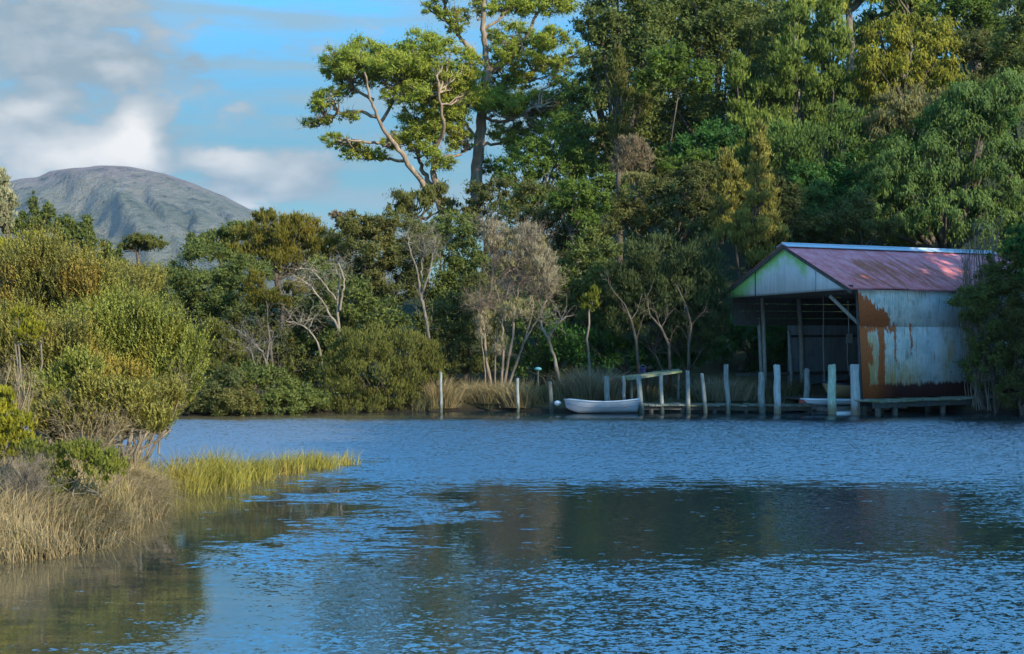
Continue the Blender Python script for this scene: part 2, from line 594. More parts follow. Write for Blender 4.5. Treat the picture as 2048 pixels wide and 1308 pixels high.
def build_mountain():
    RX = np.array([-900, -500, -200, 0, 40, 75, 100, 150, 195, 260, 330, 400, 450, 500, 540, 600, 640, 690, 760, 900, 1200, 1700])
    RY = np.array([600, 520, 400, 364, 362, 362, 351, 344, 341, 344, 356, 375, 393, 418, 433, 440, 452, 480, 525, 580, 620, 640])
    na, nr = 360, 120
    A = np.linspace(-800, 1500, na)
    Rr = np.linspace(1500, 3600, nr)
    AA, RR = np.meshgrid(A, Rr)
    crest = CAMH + (654 - np.interp(AA, RX, RY)) / F * 2900
    crest = np.maximum(crest, 2)
    t = (RR - 1500) / 1400
    prof = np.where(t < 1, 1 - (1 - np.clip(t, 0, 1)) ** 1.25, 1 - .5 * (t - 1))
    Z = crest * prof
    X = (AA - 1024) / F * RR
    # spurs and gullies running down the face
    n = np.zeros_like(Z)
    r2 = np.random.default_rng(5)
    for k in range(26):
        fx, fy = r2.normal(0, .006 * 2 ** (k / 8)), r2.normal(0, .0035 * 2 ** (k / 8))
        n += np.sin(X * fx + RR * fy + r2.uniform(0, 6.3)) / (2 ** (k / 8))
    Z += n * 8.0 * np.sin(np.clip(t, 0, 1) * math.pi) ** .6
    # a big spur whose left side drops away into a gully
    spur = 178 + (1 - np.clip(t, 0, 1)) * 150 + 14 * np.sin(t * 9) + 6 * np.sin(t * 23 + 1)
    d = AA - spur
    gully = np.where(d < 0, np.exp(d / 220.0) * (1 - np.exp(d / 55.0)), 0)
    for p0_, p1_, dep_, w_ in ((95, 120, 40, 60), (268, 120, 55, 45), (345, 100, 50, 50), (430, 90, 45, 45), (520, 80, 40, 40), (225, 60, 30, 25), (390, 140, 28, 25)):
        sp_ = p0_ + (1 - np.clip(t, 0, 1)) * p1_ + 10 * np.sin(t * 11 + p0_) + 5 * np.sin(t * 27 + p1_)
        d_ = AA - sp_
        g_ = np.where(d_ < 0, np.exp(d_ / w_) * (1 - np.exp(d_ / 8.0)), 0)
        Z -= g_ * dep_ * .55 * smooth01((.9 - t) / .3) * np.clip(t * 3, 0, 1) * (.7 + .3 * np.sin(t * 17 + p0_))
    gully *= .75 + .18 * np.sin(t * 21 + AA * .05) + .12 * np.sin(t * 47 - AA * .09)
    Z -= gully * 115 * smooth01((.88 - t) / .4) * np.clip(t * 2, 0, 1)
    Z = np.maximum(Z, -1.2 + 0 * Z)
    V = np.stack([X, RR, Z], -1).reshape(-1, 3)
    i = np.arange(na * nr).reshape(nr, na)
    Q = np.stack([i[:-1, :-1], i[:-1, 1:], i[1:, 1:], i[1:, :-1]], -1).reshape(-1, 4)
    m, N, out = new_mat('mountain_scrub')
    pos = N.new('ShaderNodeNewGeometry').outputs['Position']
    z = N.sep(pos)[2]
    n1 = N.noise(pos, .006, 5, .6)
    n2 = N.noise(N.vm('MULTIPLY', pos, (1, .3, 1)), .035, 6, .7)
    c = N.mix(N.ss(n1, .35, .65), (.105, .115, .065), (.19, .175, .12))
    c = N.mix(N.ss(N.m('ADD', z, N.m('MULTIPLY', n1, 120)), 290, 380), c, (.22, .155, .13))
    c = N.mix(N.m('MULTIPLY', N.ss(n2, .54, .70), .8), c, (.25, .235, .20))
    c = N.mix(N.ss(n2, .48, .36), c, (.035, .045, .022))
    n3 = N.noise(N.vm('MULTIPLY', pos, (1, .25, 1)), .14, 4, .7)
    c = N.mix(N.m('MULTIPLY', N.ss(n3, .55, .72), .55), c, (.27, .255, .22))
    c = N.mix(N.m('MULTIPLY', N.ss(n3, .45, .30), .6), c, (.03, .04, .02))
    principled(N, out, c, .95, .1, bump(N, N.m('ADD', n2, N.m('MULTIPLY', n3, .4)), 1.0, 36))
    o = link('mountain', mesh_from('mountain', V, quads=Q, smooth=True), m)
    tag(o, 'bare rounded mountain with rocky scree beyond the trees', None, None, 'structure')


build_terrain()
build_water()
build_mountain()

# ------------------------------------------------------------------ vegetation builders


def to_world_lobes(lobes, Y, depth=.85, jit=.25):
    out = []
    for l in lobes:
        cx, cy, rx, ry = l[:4]
        dy = l[4] if len(l) > 4 else 0
        s = (Y + dy) / F
        c = P(cx, cy, Y + dy + rng.uniform(-jit, jit) * rx * s)
        out.append((c, np.array((rx * s, max(rx, ry) * s * depth, ry * s))))
    return out


def leaf_quads(p, axis, nrm, L, W, tint):
    n = len(p)
    w = unit(np.cross(axis, nrm))
    L = np.reshape(L, (-1, 1))
    W = np.reshape(W, (-1, 1))
    V = np.empty((n, 3, 3), np.float32)
    o = p + axis * L * .12
    V[:, 0] = o + w * W * .5
    V[:, 1] = p + axis * L
    V[:, 2] = o - w * W * .5
    T3 = np.arange(n * 3).reshape(n, 3)
    return V.reshape(-1, 3), T3, np.repeat(tint, 3)


def clumps_on(lobes, clump, dens):
    C, RC, D = [], [], []
    for c, r in lobes:
        rm = (r[0] * r[1] * r[2]) ** (1 / 3)
        k = max(5, int(dens * 9 / (clump * clump) * .40))
        d = unit(rng.normal(size=(k, 3)))
        d = d[(d[:, 2] > -.75) | (rng.random(k) < .3)]
        k = len(d)
        f = .35 + .62 * np.sqrt(rng.random((k, 1)))
        C.append(c + d * r * f)
        RC.append(clump * rm * rng.uniform(.35, 1.45, k))
        D.append(d)
    return np.concatenate(C), np.concatenate(RC), np.concatenate(D)


MODES = {'rand': (.5, .25, 1.0), 'up': (.55, 1.25, .45), 'droop': (.35, -1.1, .5), 'flat': (.9, .05, .5), 'spray': (.9, .65, .5)}


def foliage(name, lobes, n, L, W, mode, clump=.34, dens=1.0, squash=.8):
    n, L, W = int(n * .74), L * 1.08, W * 1.2
    C, RC, D = clumps_on(lobes, clump, dens)
    w = RC ** 2
    idx = rng.choice(len(C), n, p=w / w.sum())
    off = unit(rng.normal(size=(n, 3)))
    rad = np.minimum(np.abs(rng.normal(0, .62, (n, 1))), 1.9)
    o = off * rad * RC[idx][:, None]
    o[:, 2] *= squash
    p = C[idx] + o
    outw = unit(off + .7 * D[idx])
    a, b, c = MODES[mode]
    rnd = unit(rng.normal(size=(n, 3)))
    axis = unit(a * outw + np.array((0, 0, b)) + c * rnd)
    if mode == 'flat':
        nrm = unit(np.array((0, 0, 1.0)) + .5 * outw + .35 * unit(rng.normal(size=(n, 3))))
    else:
        nrm = unit(outw + np.array((0, 0, .35)) + .6 * unit(rng.normal(size=(n, 3))))
    ct = rng.random(len(C))
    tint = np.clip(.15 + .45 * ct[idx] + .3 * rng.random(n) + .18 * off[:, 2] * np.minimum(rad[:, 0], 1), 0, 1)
    ls = L * rng.uniform(.6, 1.4, n)
    V, Q, T = leaf_quads(p - axis * ls[:, None] * .4, axis, nrm, ls, W * rng.uniform(.7, 1.3, n), tint)
    return mesh_from(name, V, tris=Q, tint=T)


def sprigs(name, lobes, n, L, m=16, leaf=.075, width=.022, clump=.34, lean=.55):
    """upright brush-like sprigs clothed in short needle leaves; tips paler"""
    C, RC, D = clumps_on(lobes, clump, 1.0)
    w = RC ** 2
    idx = rng.choice(len(C), n, p=w / w.sum())
    off = unit(rng.normal(size=(n, 3)))
    p = C[idx] + off * (rng.random((n, 1)) ** (1 / 2.6)) * RC[idx][:, None]
    ax = unit(np.array((0, 0, 1.0)) + lean * unit(off + D[idx]) + .28 * unit(rng.normal(size=(n, 3))))
    ls = L * rng.uniform(.55, 1.4, n)
    ct = rng.random(len(C))
    P0 = np.repeat(p, m, 0)
    AX = np.repeat(ax, m, 0)
    LS = np.repeat(ls, m)
    t = np.tile((np.arange(m) + .5) / m, n) + rng.uniform(-.03, .03, n * m)
    r = rng.normal(size=(n * m, 3))
    r = unit(r - AX * np.sum(r * AX, 1, keepdims=True))
    q = P0 + AX * (LS * t)[:, None]
    a = unit(AX * 1.0 + r * .75)
    V, Q, T = leaf_quads(q, a, unit(r + .2 * AX), leaf * (1.25 - .5 * t), width * np.ones(n * m),
                         np.clip(.62 * t + np.repeat(.36 * ct[idx] - .05, m) + rng.uniform(-.08, .08, n * m), 0, 1))
    return mesh_from(name, V, tris=Q, tint=T)


def limb(a, b, sag, n=6):
    t = np.linspace(0, 1, n)[:, None]
    mid = (a + b) / 2 + sag
    return (1 - t) ** 2 * a + 2 * (1 - t) * t * mid + t * t * b


def trunk_mesh(base, lobes, r, per=2, stems=1, spread=.25):
    """a leaning stem or several, with limbs reaching into every lobe of the crown"""
    mb = MB()
    lo = min(c[2] - q[2] for c, q in lobes)
    ctr = np.mean([c for c, q in lobes], 0)
    tops = []
    for s in range(stems):
        b = base + np.array((rng.uniform(-spread, spread), rng.uniform(-spread, spread), -.15)) * (1 if stems > 1 else .2)
        tp = ctr * .75 + base * .25
        tp = np.array((tp[0] + rng.uniform(-spread, spread) * 1.2, tp[1], max(base[2] + .35 * (ctr[2] - base[2]), min(lo, ctr[2]))))
        pts = limb(b, tp, np.array((rng.uniform(-.12, .12), rng.uniform(-.1, .1), 0)) * (tp[2] - b[2]), 7)
        pts[1:-1] += rng.normal(0, .03, (5, 3)) * min(1.0, tp[2] - b[2])
        mb.tube(pts, np.linspace(r, r * .6, 7) / math.sqrt(stems) * 1.25, 7)
        tops.append(tp)
    for i, (c, q) in enumerate(lobes):
        for k in range(per):
            a = tops[(i + k) % stems]
            e = c + unit(rng.normal(size=3)) * q * rng.uniform(.2, .8)
            pts = limb(a, e, np.array((0, 0, -.12)) * np.linalg.norm(e - a), 5)
            pts[1:-1] += rng.normal(0, .06, (3, 3))
            mb.tube(pts, np.linspace(r * .5, r * .1, 5) / math.sqrt(stems), 5, False)
    return mesh_from('trunk', mb.V, faces=mb.Fc, smooth=True)


def twig_segs(starts, dirs, length, rad, levels=3, kids=4, spread=.6, ratio=.62, upb=.15, steps=3):
    """branching bare twigs: returns arrays of tapered straight pieces"""
    p0, p1, r0, r1 = [], [], [], []
    S, D = np.asarray(starts, float), unit(np.asarray(dirs, float))
    L = np.full(len(S), length) * rng.uniform(.6, 1.3, len(S))
    rr = np.full(len(S), rad)
    for lev in range(levels):
        nodes, ndirs = [], []
        cur, d = S.copy(), D.copy()
        for k in range(steps):
            d = unit(d + .22 * rng.normal(size=d.shape) + np.array((0, 0, upb)))
            nx = cur + d * (L / steps)[:, None]
            a, b = rr * (1 - .6 * k / steps), rr * (1 - .6 * (k + 1) / steps)
            p0.append(cur)
            p1.append(nx)
            r0.append(a)
            r1.append(b)
            nodes.append(nx)
            ndirs.append(d)
            cur = nx
        if lev == levels - 1:
            break
        nd, dd = np.stack(nodes, 1), np.stack(ndirs, 1)
        n = len(S)
        pick = rng.integers(0, steps, (n, kids))
        S2 = nd[np.arange(n)[:, None], pick].reshape(-1, 3)
        D2 = unit(dd[np.arange(n)[:, None], pick].reshape(-1, 3) + spread * rng.normal(size=(n * kids, 3)))
        L = np.repeat(L * ratio, kids) * rng.uniform(.6, 1.3, n * kids)
        rr = np.repeat(rr * .5, kids)
        S, D = S2, D2
    return [np.concatenate(q) for q in (p0, p1, r0, r1)]


BARK = bark_mat((.09, .075, .055), (.20, .175, .14))
BARK_DARK = bark_mat((.05, .04, .03), (.12, .10, .08))
BARK_PALE = bark_mat((.095, .085, .07), (.20, .18, .15))
GUM_BARK = bark_mat((.16, .12, .085), (.32, .25, .185), 2.0)
DEAD = bark_mat((.13, .11, .085), (.28, .24, .19))
DEAD_WARM = bark_mat((.15, .115, .065), (.31, .25, .15))
DEAD_GREY = bark_mat((.085, .08, .07), (.19, .18, .16))

# colour pairs for leaves (dark tint, light tint), optional drift colour
C_ = {
    'dark': ((0.066, 0.094, 0.028), (0.172, 0.204, 0.046), None),
    'deep': ((0.058, 0.107, 0.032), (0.150, 0.234, 0.050), None),
    'fern':   ((.028, .090, .024), (.080, .20, .040), None),
    'olive': ((0.069, 0.078, 0.021), (0.178, 0.178, 0.037), None),
    'tea': ((0.058, 0.072, 0.024), (0.144, 0.156, 0.043), (.15, .14, .035)),
    'teagold': ((0.073, 0.077, 0.018), (0.231, 0.198, 0.029), (.25, .19, .02)),
    'gold':   ((.13, .125, .03), (.38, .34, .075), None),
    'dome':   ((.038, .056, .024), (.090, .115, .038), None),
    'lime':   ((.075, .10, .014), (.22, .23, .025), None),
    'green':  ((.055, .105, .018), (.15, .22, .032), None),
    'gum':    ((.150, .200, .030), (.40, .46, .060), (.38, .36, .05)),
    'conif':  ((.075, .125, .028), (.26, .32, .06), None),
    'yellow': ((.12, .13, .018), (.34, .32, .03), None),
    'tan':    ((.13, .12, .04), (.30, .28, .10), None),
    'brown':  ((.15, .11, .07), (.31, .24, .15), None),
    'heath':  ((.075, .080, .026), (.25, .225, .040), (.27, .19, .035)),
    'heathg': ((.066, .088, .024), (.235, .245, .036), (.25, .21, .03)),
    'orange': ((.10, .09, .02), (.31, .225, .03), None),
    'pale':   ((.14, .15, .07), (.42, .40, .24), None),
    'goldlime': ((.10, .11, .016), (.36, .33, .024), None),
}


def base_of(px, Y):
    x = (px - 1024) / F * Y
    return np.array((x, Y, float(height(x, Y))))


def tree(name, label, cat, Y, bx, lobes, col, n, L=.15, W=.055, mode='rand', clump=.34, group=None, bark=None,
         r=.11, per=2, stems=1, dens=1.0, depth=.85, spread=.3, squash=.8, part='crown'):
    W_ = to_world_lobes(lobes, Y, depth)
    b = base_of(bx, Y)
    root = empty(name, b, label, cat, group)
    a, c, pch = C_[col]
    link('trunk', trunk_mesh(b, W_, r, per, stems, spread), bark or BARK_DARK, root)
    link(part, foliage(part, W_, n, L, W, mode, clump, dens, squash), leaf_mat(a, c, .44, pch), root)
    return root


def heath(name, label, cat, Y, bx, lobes, col, n, L=.34, m=16, leaf=.07, width=.022, clump=.34, stems=5, r=.05, lean=.55, group=None, per=3, bark=None):
    W_ = to_world_lobes(lobes, Y, .85)
    b = base_of(bx, Y)
    root = empty(name, b, label, cat, group)
    a, c, pch = C_[col]
    link('stem', trunk_mesh(b, W_, r, per, stems, .35), bark or BARK, root)
    link('foliage', sprigs('foliage', W_, n, L, m, leaf, width, clump, lean), leaf_mat(a, c, .25, pch, 1.3), root)
    return root


def deadwood(name, label, cat, Y, bx, lobes, stems=6, r=.05, per=10, tl=.5, mat=DEAD, levels=3, kids=4, tr=.008, by=None, spread=.3, upb=.12, group=None):
    W_ = to_world_lobes(lobes, Y, .85)
    b = base_of(bx, Y)
    if by is not None:
        b[2] = P(bx, by, Y)[2]
    root = empty(name, b, label, cat, group)
    mb = MB()
    S, D = [], []
    for c, q in W_:
        for k in range(per):
            e = c + unit(rng.normal(size=3)) * q * rng.uniform(.15, .85)
            s = b + np.array((rng.uniform(-spread, spread), rng.uniform(-spread, spread), -.1))
            pts = limb(s, e, np.array((rng.uniform(-.1, .1), 0, rng.uniform(-.05, .15))) * np.linalg.norm(e - s), 8)
            pts[1:-1] += rng.normal(0, .035, (6, 3)) * np.linalg.norm(e - s) * .3
            big = k < max(1, stems // len(W_))
            mb.tube(pts, np.linspace(r if big else r * .4, tr * 1.6, 8), 6 if big else 4, False)
            for j in (3, 4, 5, 6, 7):
                S.append(pts[j])
                D.append(pts[j] - pts[j - 1] + rng.normal(0, .3, 3) * .3)
    link('stem', mesh_from('stem', mb.V, faces=mb.Fc, smooth=True), mat, root)
    a = twig_segs(np.array(S), np.array(D), tl, tr, levels, kids, .6, .62, upb)
    link('twigs', segs_mesh('twigs', *a), mat, root)
    return root


def blades(name, pts, hts, lean, width, col, mat=None, curve=.5, tint=None):
    """grass blades or reeds: each a thin curved ribbon"""
    n = len(pts)
    a = rng.uniform(0, 2 * math.pi, n)
    side = np.stack([np.cos(a), np.sin(a), np.zeros(n)], -1)
    ld = np.broadcast_to(np.asarray(lean, float), (n, 3)) + rng.normal(0, .45, (n, 3))
    ld[:, 2] = 0
    H = np.reshape(hts, (-1, 1))
    w = side * width * .5
    mid = pts + np.array((0, 0, 1.0)) * H * .55 + ld * H * .3
    tip = pts + np.array((0, 0, 1.0)) * H * (1 - curve * .45 * np.linalg.norm(ld, axis=1, keepdims=True).clip(0, 1.6)) + ld * H * .95
    V = np.stack([pts - w, pts + w, mid + w * .8, mid - w * .8, tip], 1).reshape(-1, 3)
    k = (np.arange(n) * 5)[:, None]
    Q = k + np.array([[0, 1, 2, 3]])
    T = k + np.array([[3, 2, 4]])
    if tint is None:
        tint = rng.random(n)
    tt = np.stack([tint * .5, tint * .5, tint * .8 + .1, tint * .8 + .1, tint], 1).ravel()
    return mesh_from(name, V, quads=Q, tris=T, tint=tt)




# ------------------------------------------------------------------ the boat shed
SD = np.array((math.sin(R(60)), math.cos(R(60)), 0))       # along the shed, away from the water
SW = np.array((-SD[1], SD[0], 0))                          # across the front
SO = np.array((9.6, 40.0, 0))
UPV = np.array((0, 0, 1.0))


def S(l, w, z):
    return SO + SD * l + SW * w + UPV * z


def metal_paint(kind):
    """weathered corrugated iron. UV runs in metres along (u) and up (v) the sheet's own surface"""
    m, N, out = new_mat('painted_iron_' + kind)
    uvn = N.new('ShaderNodeUVMap')
    uvn.uv_map = 'UVMap'
    uv = uvn.outputs[0]
    s = N.sep(uv)
    u, v = s[0], s[1]
    flow = N.noise(N.vm('MULTIPLY', uv, (5.5, .7, 1)), 1.3, 5, .65)
    blot = N.noise(uv, 2.4, 5, .65)
    fine = N.noise(uv, 16, 4, .7)
    if kind == 'wall':
        du = N.m('ADD', u, N.m('MULTIPLY', N.m('SUBTRACT', blot, .5), .38))
        dv = N.m('ADD', v, N.m('MULTIPLY', N.m('SUBTRACT', N.noise(N.vm('MULTIPLY', uv, (7, 1.6, 1)), 1.4, 3, .6), .5), .75))

        def box(u0, u1, v0, v1, e=.03):
            return N.m('MULTIPLY', N.m('MULTIPLY', N.ss(du, u0 - e, u0 + e), N.ss(du, u1 + e, u1 - e)),
                       N.m('MULTIPLY', N.ss(dv, v0 - e, v0 + e), N.ss(dv, v1 + e, v1 - e)))
        slope = N.m('SUBTRACT', N.m('SUBTRACT', 3.05, N.m('MULTIPLY', du, .42)), dv)
        A = N.m('MULTIPLY', N.m('MULTIPLY', N.ss(slope, 0, .06), N.ss(v, 2.05, 2.07)), N.ss(du, 1.58, 1.5))
        parts = [A, box(-1, .46, -1, 2.10), box(1.02, 1.36, -1, 2.15), box(1.72, 1.80, 1.1, 2.15), box(2.36, 2.44, 1.2, 2.1),
                 box(-1, .72, .95, 1.5), box(.2, 1.2, 1.9, 2.1), box(1.0, 1.75, 1.95, 2.12)]
        rust = parts[0]
        for q in parts[1:]:
            rust = N.m('MAXIMUM', rust, q)
        low = N.ss(N.m('ADD', N.m('MULTIPLY_ADD', dv, .4, N.m('MULTIPLY', v, .6)), N.m('MULTIPLY', N.m('SUBTRACT', blot, .5), .35)), .46, .34)
        ochre = N.m('MULTIPLY', N.m('MULTIPLY', N.ss(dv, 1.3, .55), N.ss(du, 3.4, 1.6)), N.ss(flow, .3, .55))
        ochre = N.m('MAXIMUM', ochre, N.m('MULTIPLY', N.gauss(uv, 3.95, 1.1, .28, .75, 1.0), N.ss(flow, .35, .6)))
        ochre = N.m('MAXIMUM', ochre, N.m('MULTIPLY', N.ss(du, 1.9, .5), N.m('MULTIPLY', N.ss(dv, 2.3, 1.5), N.ss(flow, .30, .55))))
        c = N.mix(N.ss(blot, .35, .65), (.42, .52, .50), (.64, .71, .68))
        c = N.mix(N.ss(u, 2.3, 3.2), c, N.mix(N.ss(blot, .35, .65), (.36, .47, .52), (.49, .59, .63)))
        c = N.mix(N.m('MULTIPLY', N.ss(fine, .55, .7), .45), c, (.62, .67, .65))
        c = N.mix(N.m('MULTIPLY', N.ss(N.noise(N.vm('MULTIPLY', uv, (2.2, 1.6, 1)), 1.7, 4, .6), .54, .68), .6), c, (.22, .28, .29))
        c = N.mix(N.m('MULTIPLY', N.ss(N.noise(N.vm('MULTIPLY', uv, (9, .8, 1)), 1.5, 4, .6), .55, .70), .75), c, (.30, .17, .08))
        c = N.mix(N.m('MULTIPLY', ochre, .95), c, (.48, .35, .13))
        rc = N.mix(N.ss(fine, .35, .65), (.33, .085, .026), (.48, .15, .045))
        c = N.mix(rust, c, rc)
        c = N.mix(low, c, N.mix(N.ss(u, .6, 2.0), rc, (.075, .028, .030)))
    elif kind == 'roof':
        st = N.noise(N.vm('MULTIPLY', uv, (3.2, .55, 1)), 1.6, 5, .62)
        reg = N.m('ADD', N.gauss(uv, 3.0, 1.3, 2.6, 1.3, .22), N.gauss(uv, 1.0, .5, 1.0, .5, .1))
        rust = N.ss(N.m('ADD', st, reg), .60, .78)
        c = N.mix(N.ss(blot, .35, .65), (.54, .15, .16), (.64, .25, .27))
        c = N.mix(N.m('MULTIPLY', N.ss(fine, .5, .7), .4), c, (.66, .32, .35))
        c = N.mix(rust, c, N.mix(fine, (.28, .07, .035), (.40, .12, .06)))
        c = N.mix(N.m('MULTIPLY', N.ss(v, .14, .02), .8), c, (.16, .035, .035))
    elif kind == 'gable':
        c = N.mix(N.ss(flow, .35, .65), (.48, .60, .64), (.62, .72, .76))
        c = N.mix(N.m('MULTIPLY', N.ss(blot, .5, .7), .5), c, (.66, .70, .76))
        # green algae: along the rake of the roof and over the far sheet
        rake = N.m('SUBTRACT', N.m('SUBTRACT', 1.33, N.m('MULTIPLY', N.m('ABSOLUTE', N.m('SUBTRACT', u, 2.74)), .485)), v)
        al = N.ss(N.m('ADD', rake, N.m('MULTIPLY', N.m('SUBTRACT', blot, .5), .8)), .55, .10)
        al = N.m('MULTIPLY', al, N.ss(u, 1.55, 1.9))
        al = N.m('MAXIMUM', al, N.m('MULTIPLY', N.ss(u, 3.9, 4.9), N.ss(N.m('ADD', blot, N.m('MULTIPLY', rake, -.25)), .34, .5)))
        c = N.mix(N.m('MULTIPLY', al, .92), c, N.mix(fine, (.14, .42, .08), (.25, .60, .14)))
        c = N.mix(N.m('MULTIPLY', N.ss(v, .08, .0), .7), c, (.10, .12, .10))
    else:   # inside: iron coloured paler blue to make up for the dim light there
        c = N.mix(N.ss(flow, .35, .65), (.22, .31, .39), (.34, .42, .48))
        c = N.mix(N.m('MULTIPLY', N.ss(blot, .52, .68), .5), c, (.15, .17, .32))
    rough = N.m('MULTIPLY_ADD', fine, .3, .45)
    principled(N, out, c, rough, .35, bump(N, fine, .25, .004))
    return m


def corr_sheet(name, bot, top, t0, t1, nrm, mat, parent, pitch=.076, amp=.009, u=None, v=None, proud=0.0, bend=0.0):
    """one corrugated sheet between two edge lines bot(t) and top(t); UV u(t), v at the bottom and top"""
    k = max(4, int((t1 - t0) / pitch * 4))
    ts = np.linspace(t0, t1, k + 1)
    V, UV = [], []
    nrm = np.asarray(nrm, float)
    for i, t in enumerate(ts):
        o = nrm * (amp * math.sin(2 * math.pi * t / pitch) + proud)
        a, b = bot(t), top(t)
        for q in (0, 1):
            p = (a, b)[q] + o
            if q == 0:
                p = p + nrm * bend
            V.append(p)
            UV.append(((u or (lambda x: x))(t), v[q] if not callable(v) else v(t)[q]))
    n = len(ts)
    Q = [(2 * i, 2 * i + 2, 2 * i + 3, 2 * i + 1) for i in range(n - 1)]
    # a second skin 4 mm behind gives the sheet its thickness
    V2 = [p - nrm * .004 for p in V]
    off = len(V)
    Q += [(off + a, off + d, off + c, off + b) for a, b, c, d in Q]
    Q += [(2 * i, off + 2 * i, off + 2 * i + 2, 2 * i + 2) for i in range(n - 1)]
    me = mesh_from(name, V + V2, quads=Q, uv=UV + UV, smooth=True)
    return link(name, me, mat, parent)


W_FULL, W_HALF, LEN = 5.48, 2.74, 9.0
Z_E, Z_R = 3.62, 4.94


def build_shed():
    wall_m, roof_m, gab_m, in_m = (metal_paint(k) for k in ('wall', 'roof', 'gable', 'inside'))
    timber = wood_mat('shed_timber', (.10, .10, .085), (.22, .22, .19))
    dark_t = wood_mat('dark_timber', (.035, .038, .036), (.08, .085, .08))
    pale_t = wood_mat('grey_pole', (.16, .18, .16), (.34, .37, .34), stain=(.06, .06, .045))
    ridge_m = plain('galvanised_ridge', (.40, .50, .58), .4, .5)
    root = empty('boat_shed', S(0, 0, 0), 'old corrugated iron boat shed with faded red roof and rusty grey wall', 'boat shed')
    # -- roof framing, then a sheet at a time on the near slope
    fr = MB()
    for w, z in ((.25, 3.70), (1.1, 4.09), (1.95, 4.48), (W_FULL - .25, 3.68), (W_FULL - 1.1, 4.07), (W_FULL - 1.95, 4.46)):
        fr.bar(S(.06, w, z), S(LEN, w, z), .07, .05)
    fr.bar(S(.06, W_HALF, 4.83), S(LEN, W_HALF, 4.83), .05, .14)
    for l in (.5, 2.6, 4.8, 7.0, 8.9):
        fr.bar(S(l, .05, 3.56), S(l, W_HALF, 4.78), .06, .12)
        fr.bar(S(l, W_FULL - .05, 3.54), S(l, W_HALF, 4.78), .06, .12)
        fr.bar(S(l, .05, 3.52), S(l, W_FULL - .05, 3.46), .06, .12)
    roof = fr.obj('roof', dark_t, root)
    nr = unit(np.cross(SD, S(0, W_HALF, Z_R) - S(0, 0, Z_E)))
    if nr[2] < 0:
        nr = -nr
    dz = (Z_R - Z_E) / W_HALF
    sw = LEN / 12
    for i in range(12):
        e = random.uniform(-.03, .03)
        corr_sheet('sheet', lambda t, e=e: S(t, -.16 + e, Z_E - (.16 - e) * dz + .012 * math.sin(t * 1.3)), lambda t: S(t, W_HALF, Z_R), i * sw - .12 * (i == 0), (i + 1) * sw + .04, nr,
                   roof_m, roof, v=(0, 3.1), proud=.006 * (i % 2) + .03, amp=.011)
    nl = np.array((nr[0] - 2 * nr.dot(SW) * SW[0], nr[1] - 2 * nr.dot(SW) * SW[1], nr[2]))
    for i in range(12):
        corr_sheet('sheet', lambda t: S(t, W_FULL + .16, Z_E - .02 - .16 * dz), lambda t: S(t, W_HALF, Z_R), i * sw - .12 * (i == 0), (i + 1) * sw + .04, nl,
                   roof_m, roof, v=(0, 3.1), proud=.006 * (i % 2) + .03, amp=.011)
    rc = MB()
    for sgn in (1, -1):
        a, b = W_HALF, W_HALF + sgn * .26
        za, zb = Z_R + .075, Z_R + .075 - .26 * dz * .75
        V = [S(-.14, a, za), S(LEN, a, za), S(LEN, b, zb), S(-.14, b, zb)]
        rc.add(V + [q - UPV * .012 for q in V], [(0, 1, 2, 3), (7, 6, 5, 4), (0, 3, 7, 4), (1, 5, 6, 2), (2, 6, 7, 3)])
    rc.tube([S(-.14, W_HALF, Z_R + .08), S(LEN, W_HALF, Z_R + .08)], .03, 8)
    rc.obj('ridge_cap', ridge_m, root)
    bb = MB()
    bb.bar(S(-.09, -.16, Z_E - .16 * dz - .05), S(-.09, W_HALF, Z_R - .03), .03, .10)
    bb.bar(S(-.093, W_FULL + .16, Z_E - .16 * dz - .07), S(-.093, W_HALF, Z_R - .03), .03, .10)
    bb.obj('bargeboard', dark_t, root)
    # -- the gable: four sheets hung on a beam
    gb = MB()
    gb.bar(S(.05, -.05, 3.64), S(.05, W_FULL + .05, 3.52), .09, .12)
    gb.bar(S(.05, W_HALF, 3.62), S(.05, W_HALF, 4.75), .08, .08)
    gable = gb.obj('gable', dark_t, root)

    def gtop(t):
        return S(0, t, Z_E - .02 + (Z_R - Z_E) * (1 - abs(t - W_HALF) / W_HALF))

    def gbot(t):
        return S(0, t, 3.60 - .028 * t - .03)
    for i in range(4):
        corr_sheet('panel', gbot, gtop, i * 1.37 + .012, (i + 1) * 1.37 - .004 * (i == 2) * 6, -SD, gab_m, gable, pitch=.15, amp=.003,
                   v=lambda t: (0, 1.33 - .485 * abs(t - W_HALF)), proud=.012 + .012 * (i % 2))
    # -- near side wall: two rows of sheets on a girt, front edge leaning
    ww = MB()
    ww.bar(S(.5, .05, 2.53), S(LEN, .05, 2.53), .05, .09)
    ww.bar(S(.5, .05, .52), S(LEN, .05, .52), .05, .09)
    ww.bar(S(.3, .05, 3.5), S(LEN, .05, 3.5), .05, .09)
    for l in (2.4, 4.6, 6.8, 8.9):
        ww.bar(S(l, .05, .3), S(l, .05, 3.5), .08, .08)
    ww.bar(S(.56, .06, .2), S(.36, .06, 3.55), .10, .10)
    wall = ww.obj('side_wall', dark_t, root)
    n_out = -SW

    def lean(t, v):
        k = max(0, 1 - t / 1.2)
        return t + k * (.30 + .20 * (1 - v / 3.2))
    edges = [0, .82, 1.66, 2.45, 3.3, 4.2, 5.1, 6.0, 6.9, 7.8, 8.7, 9.0]
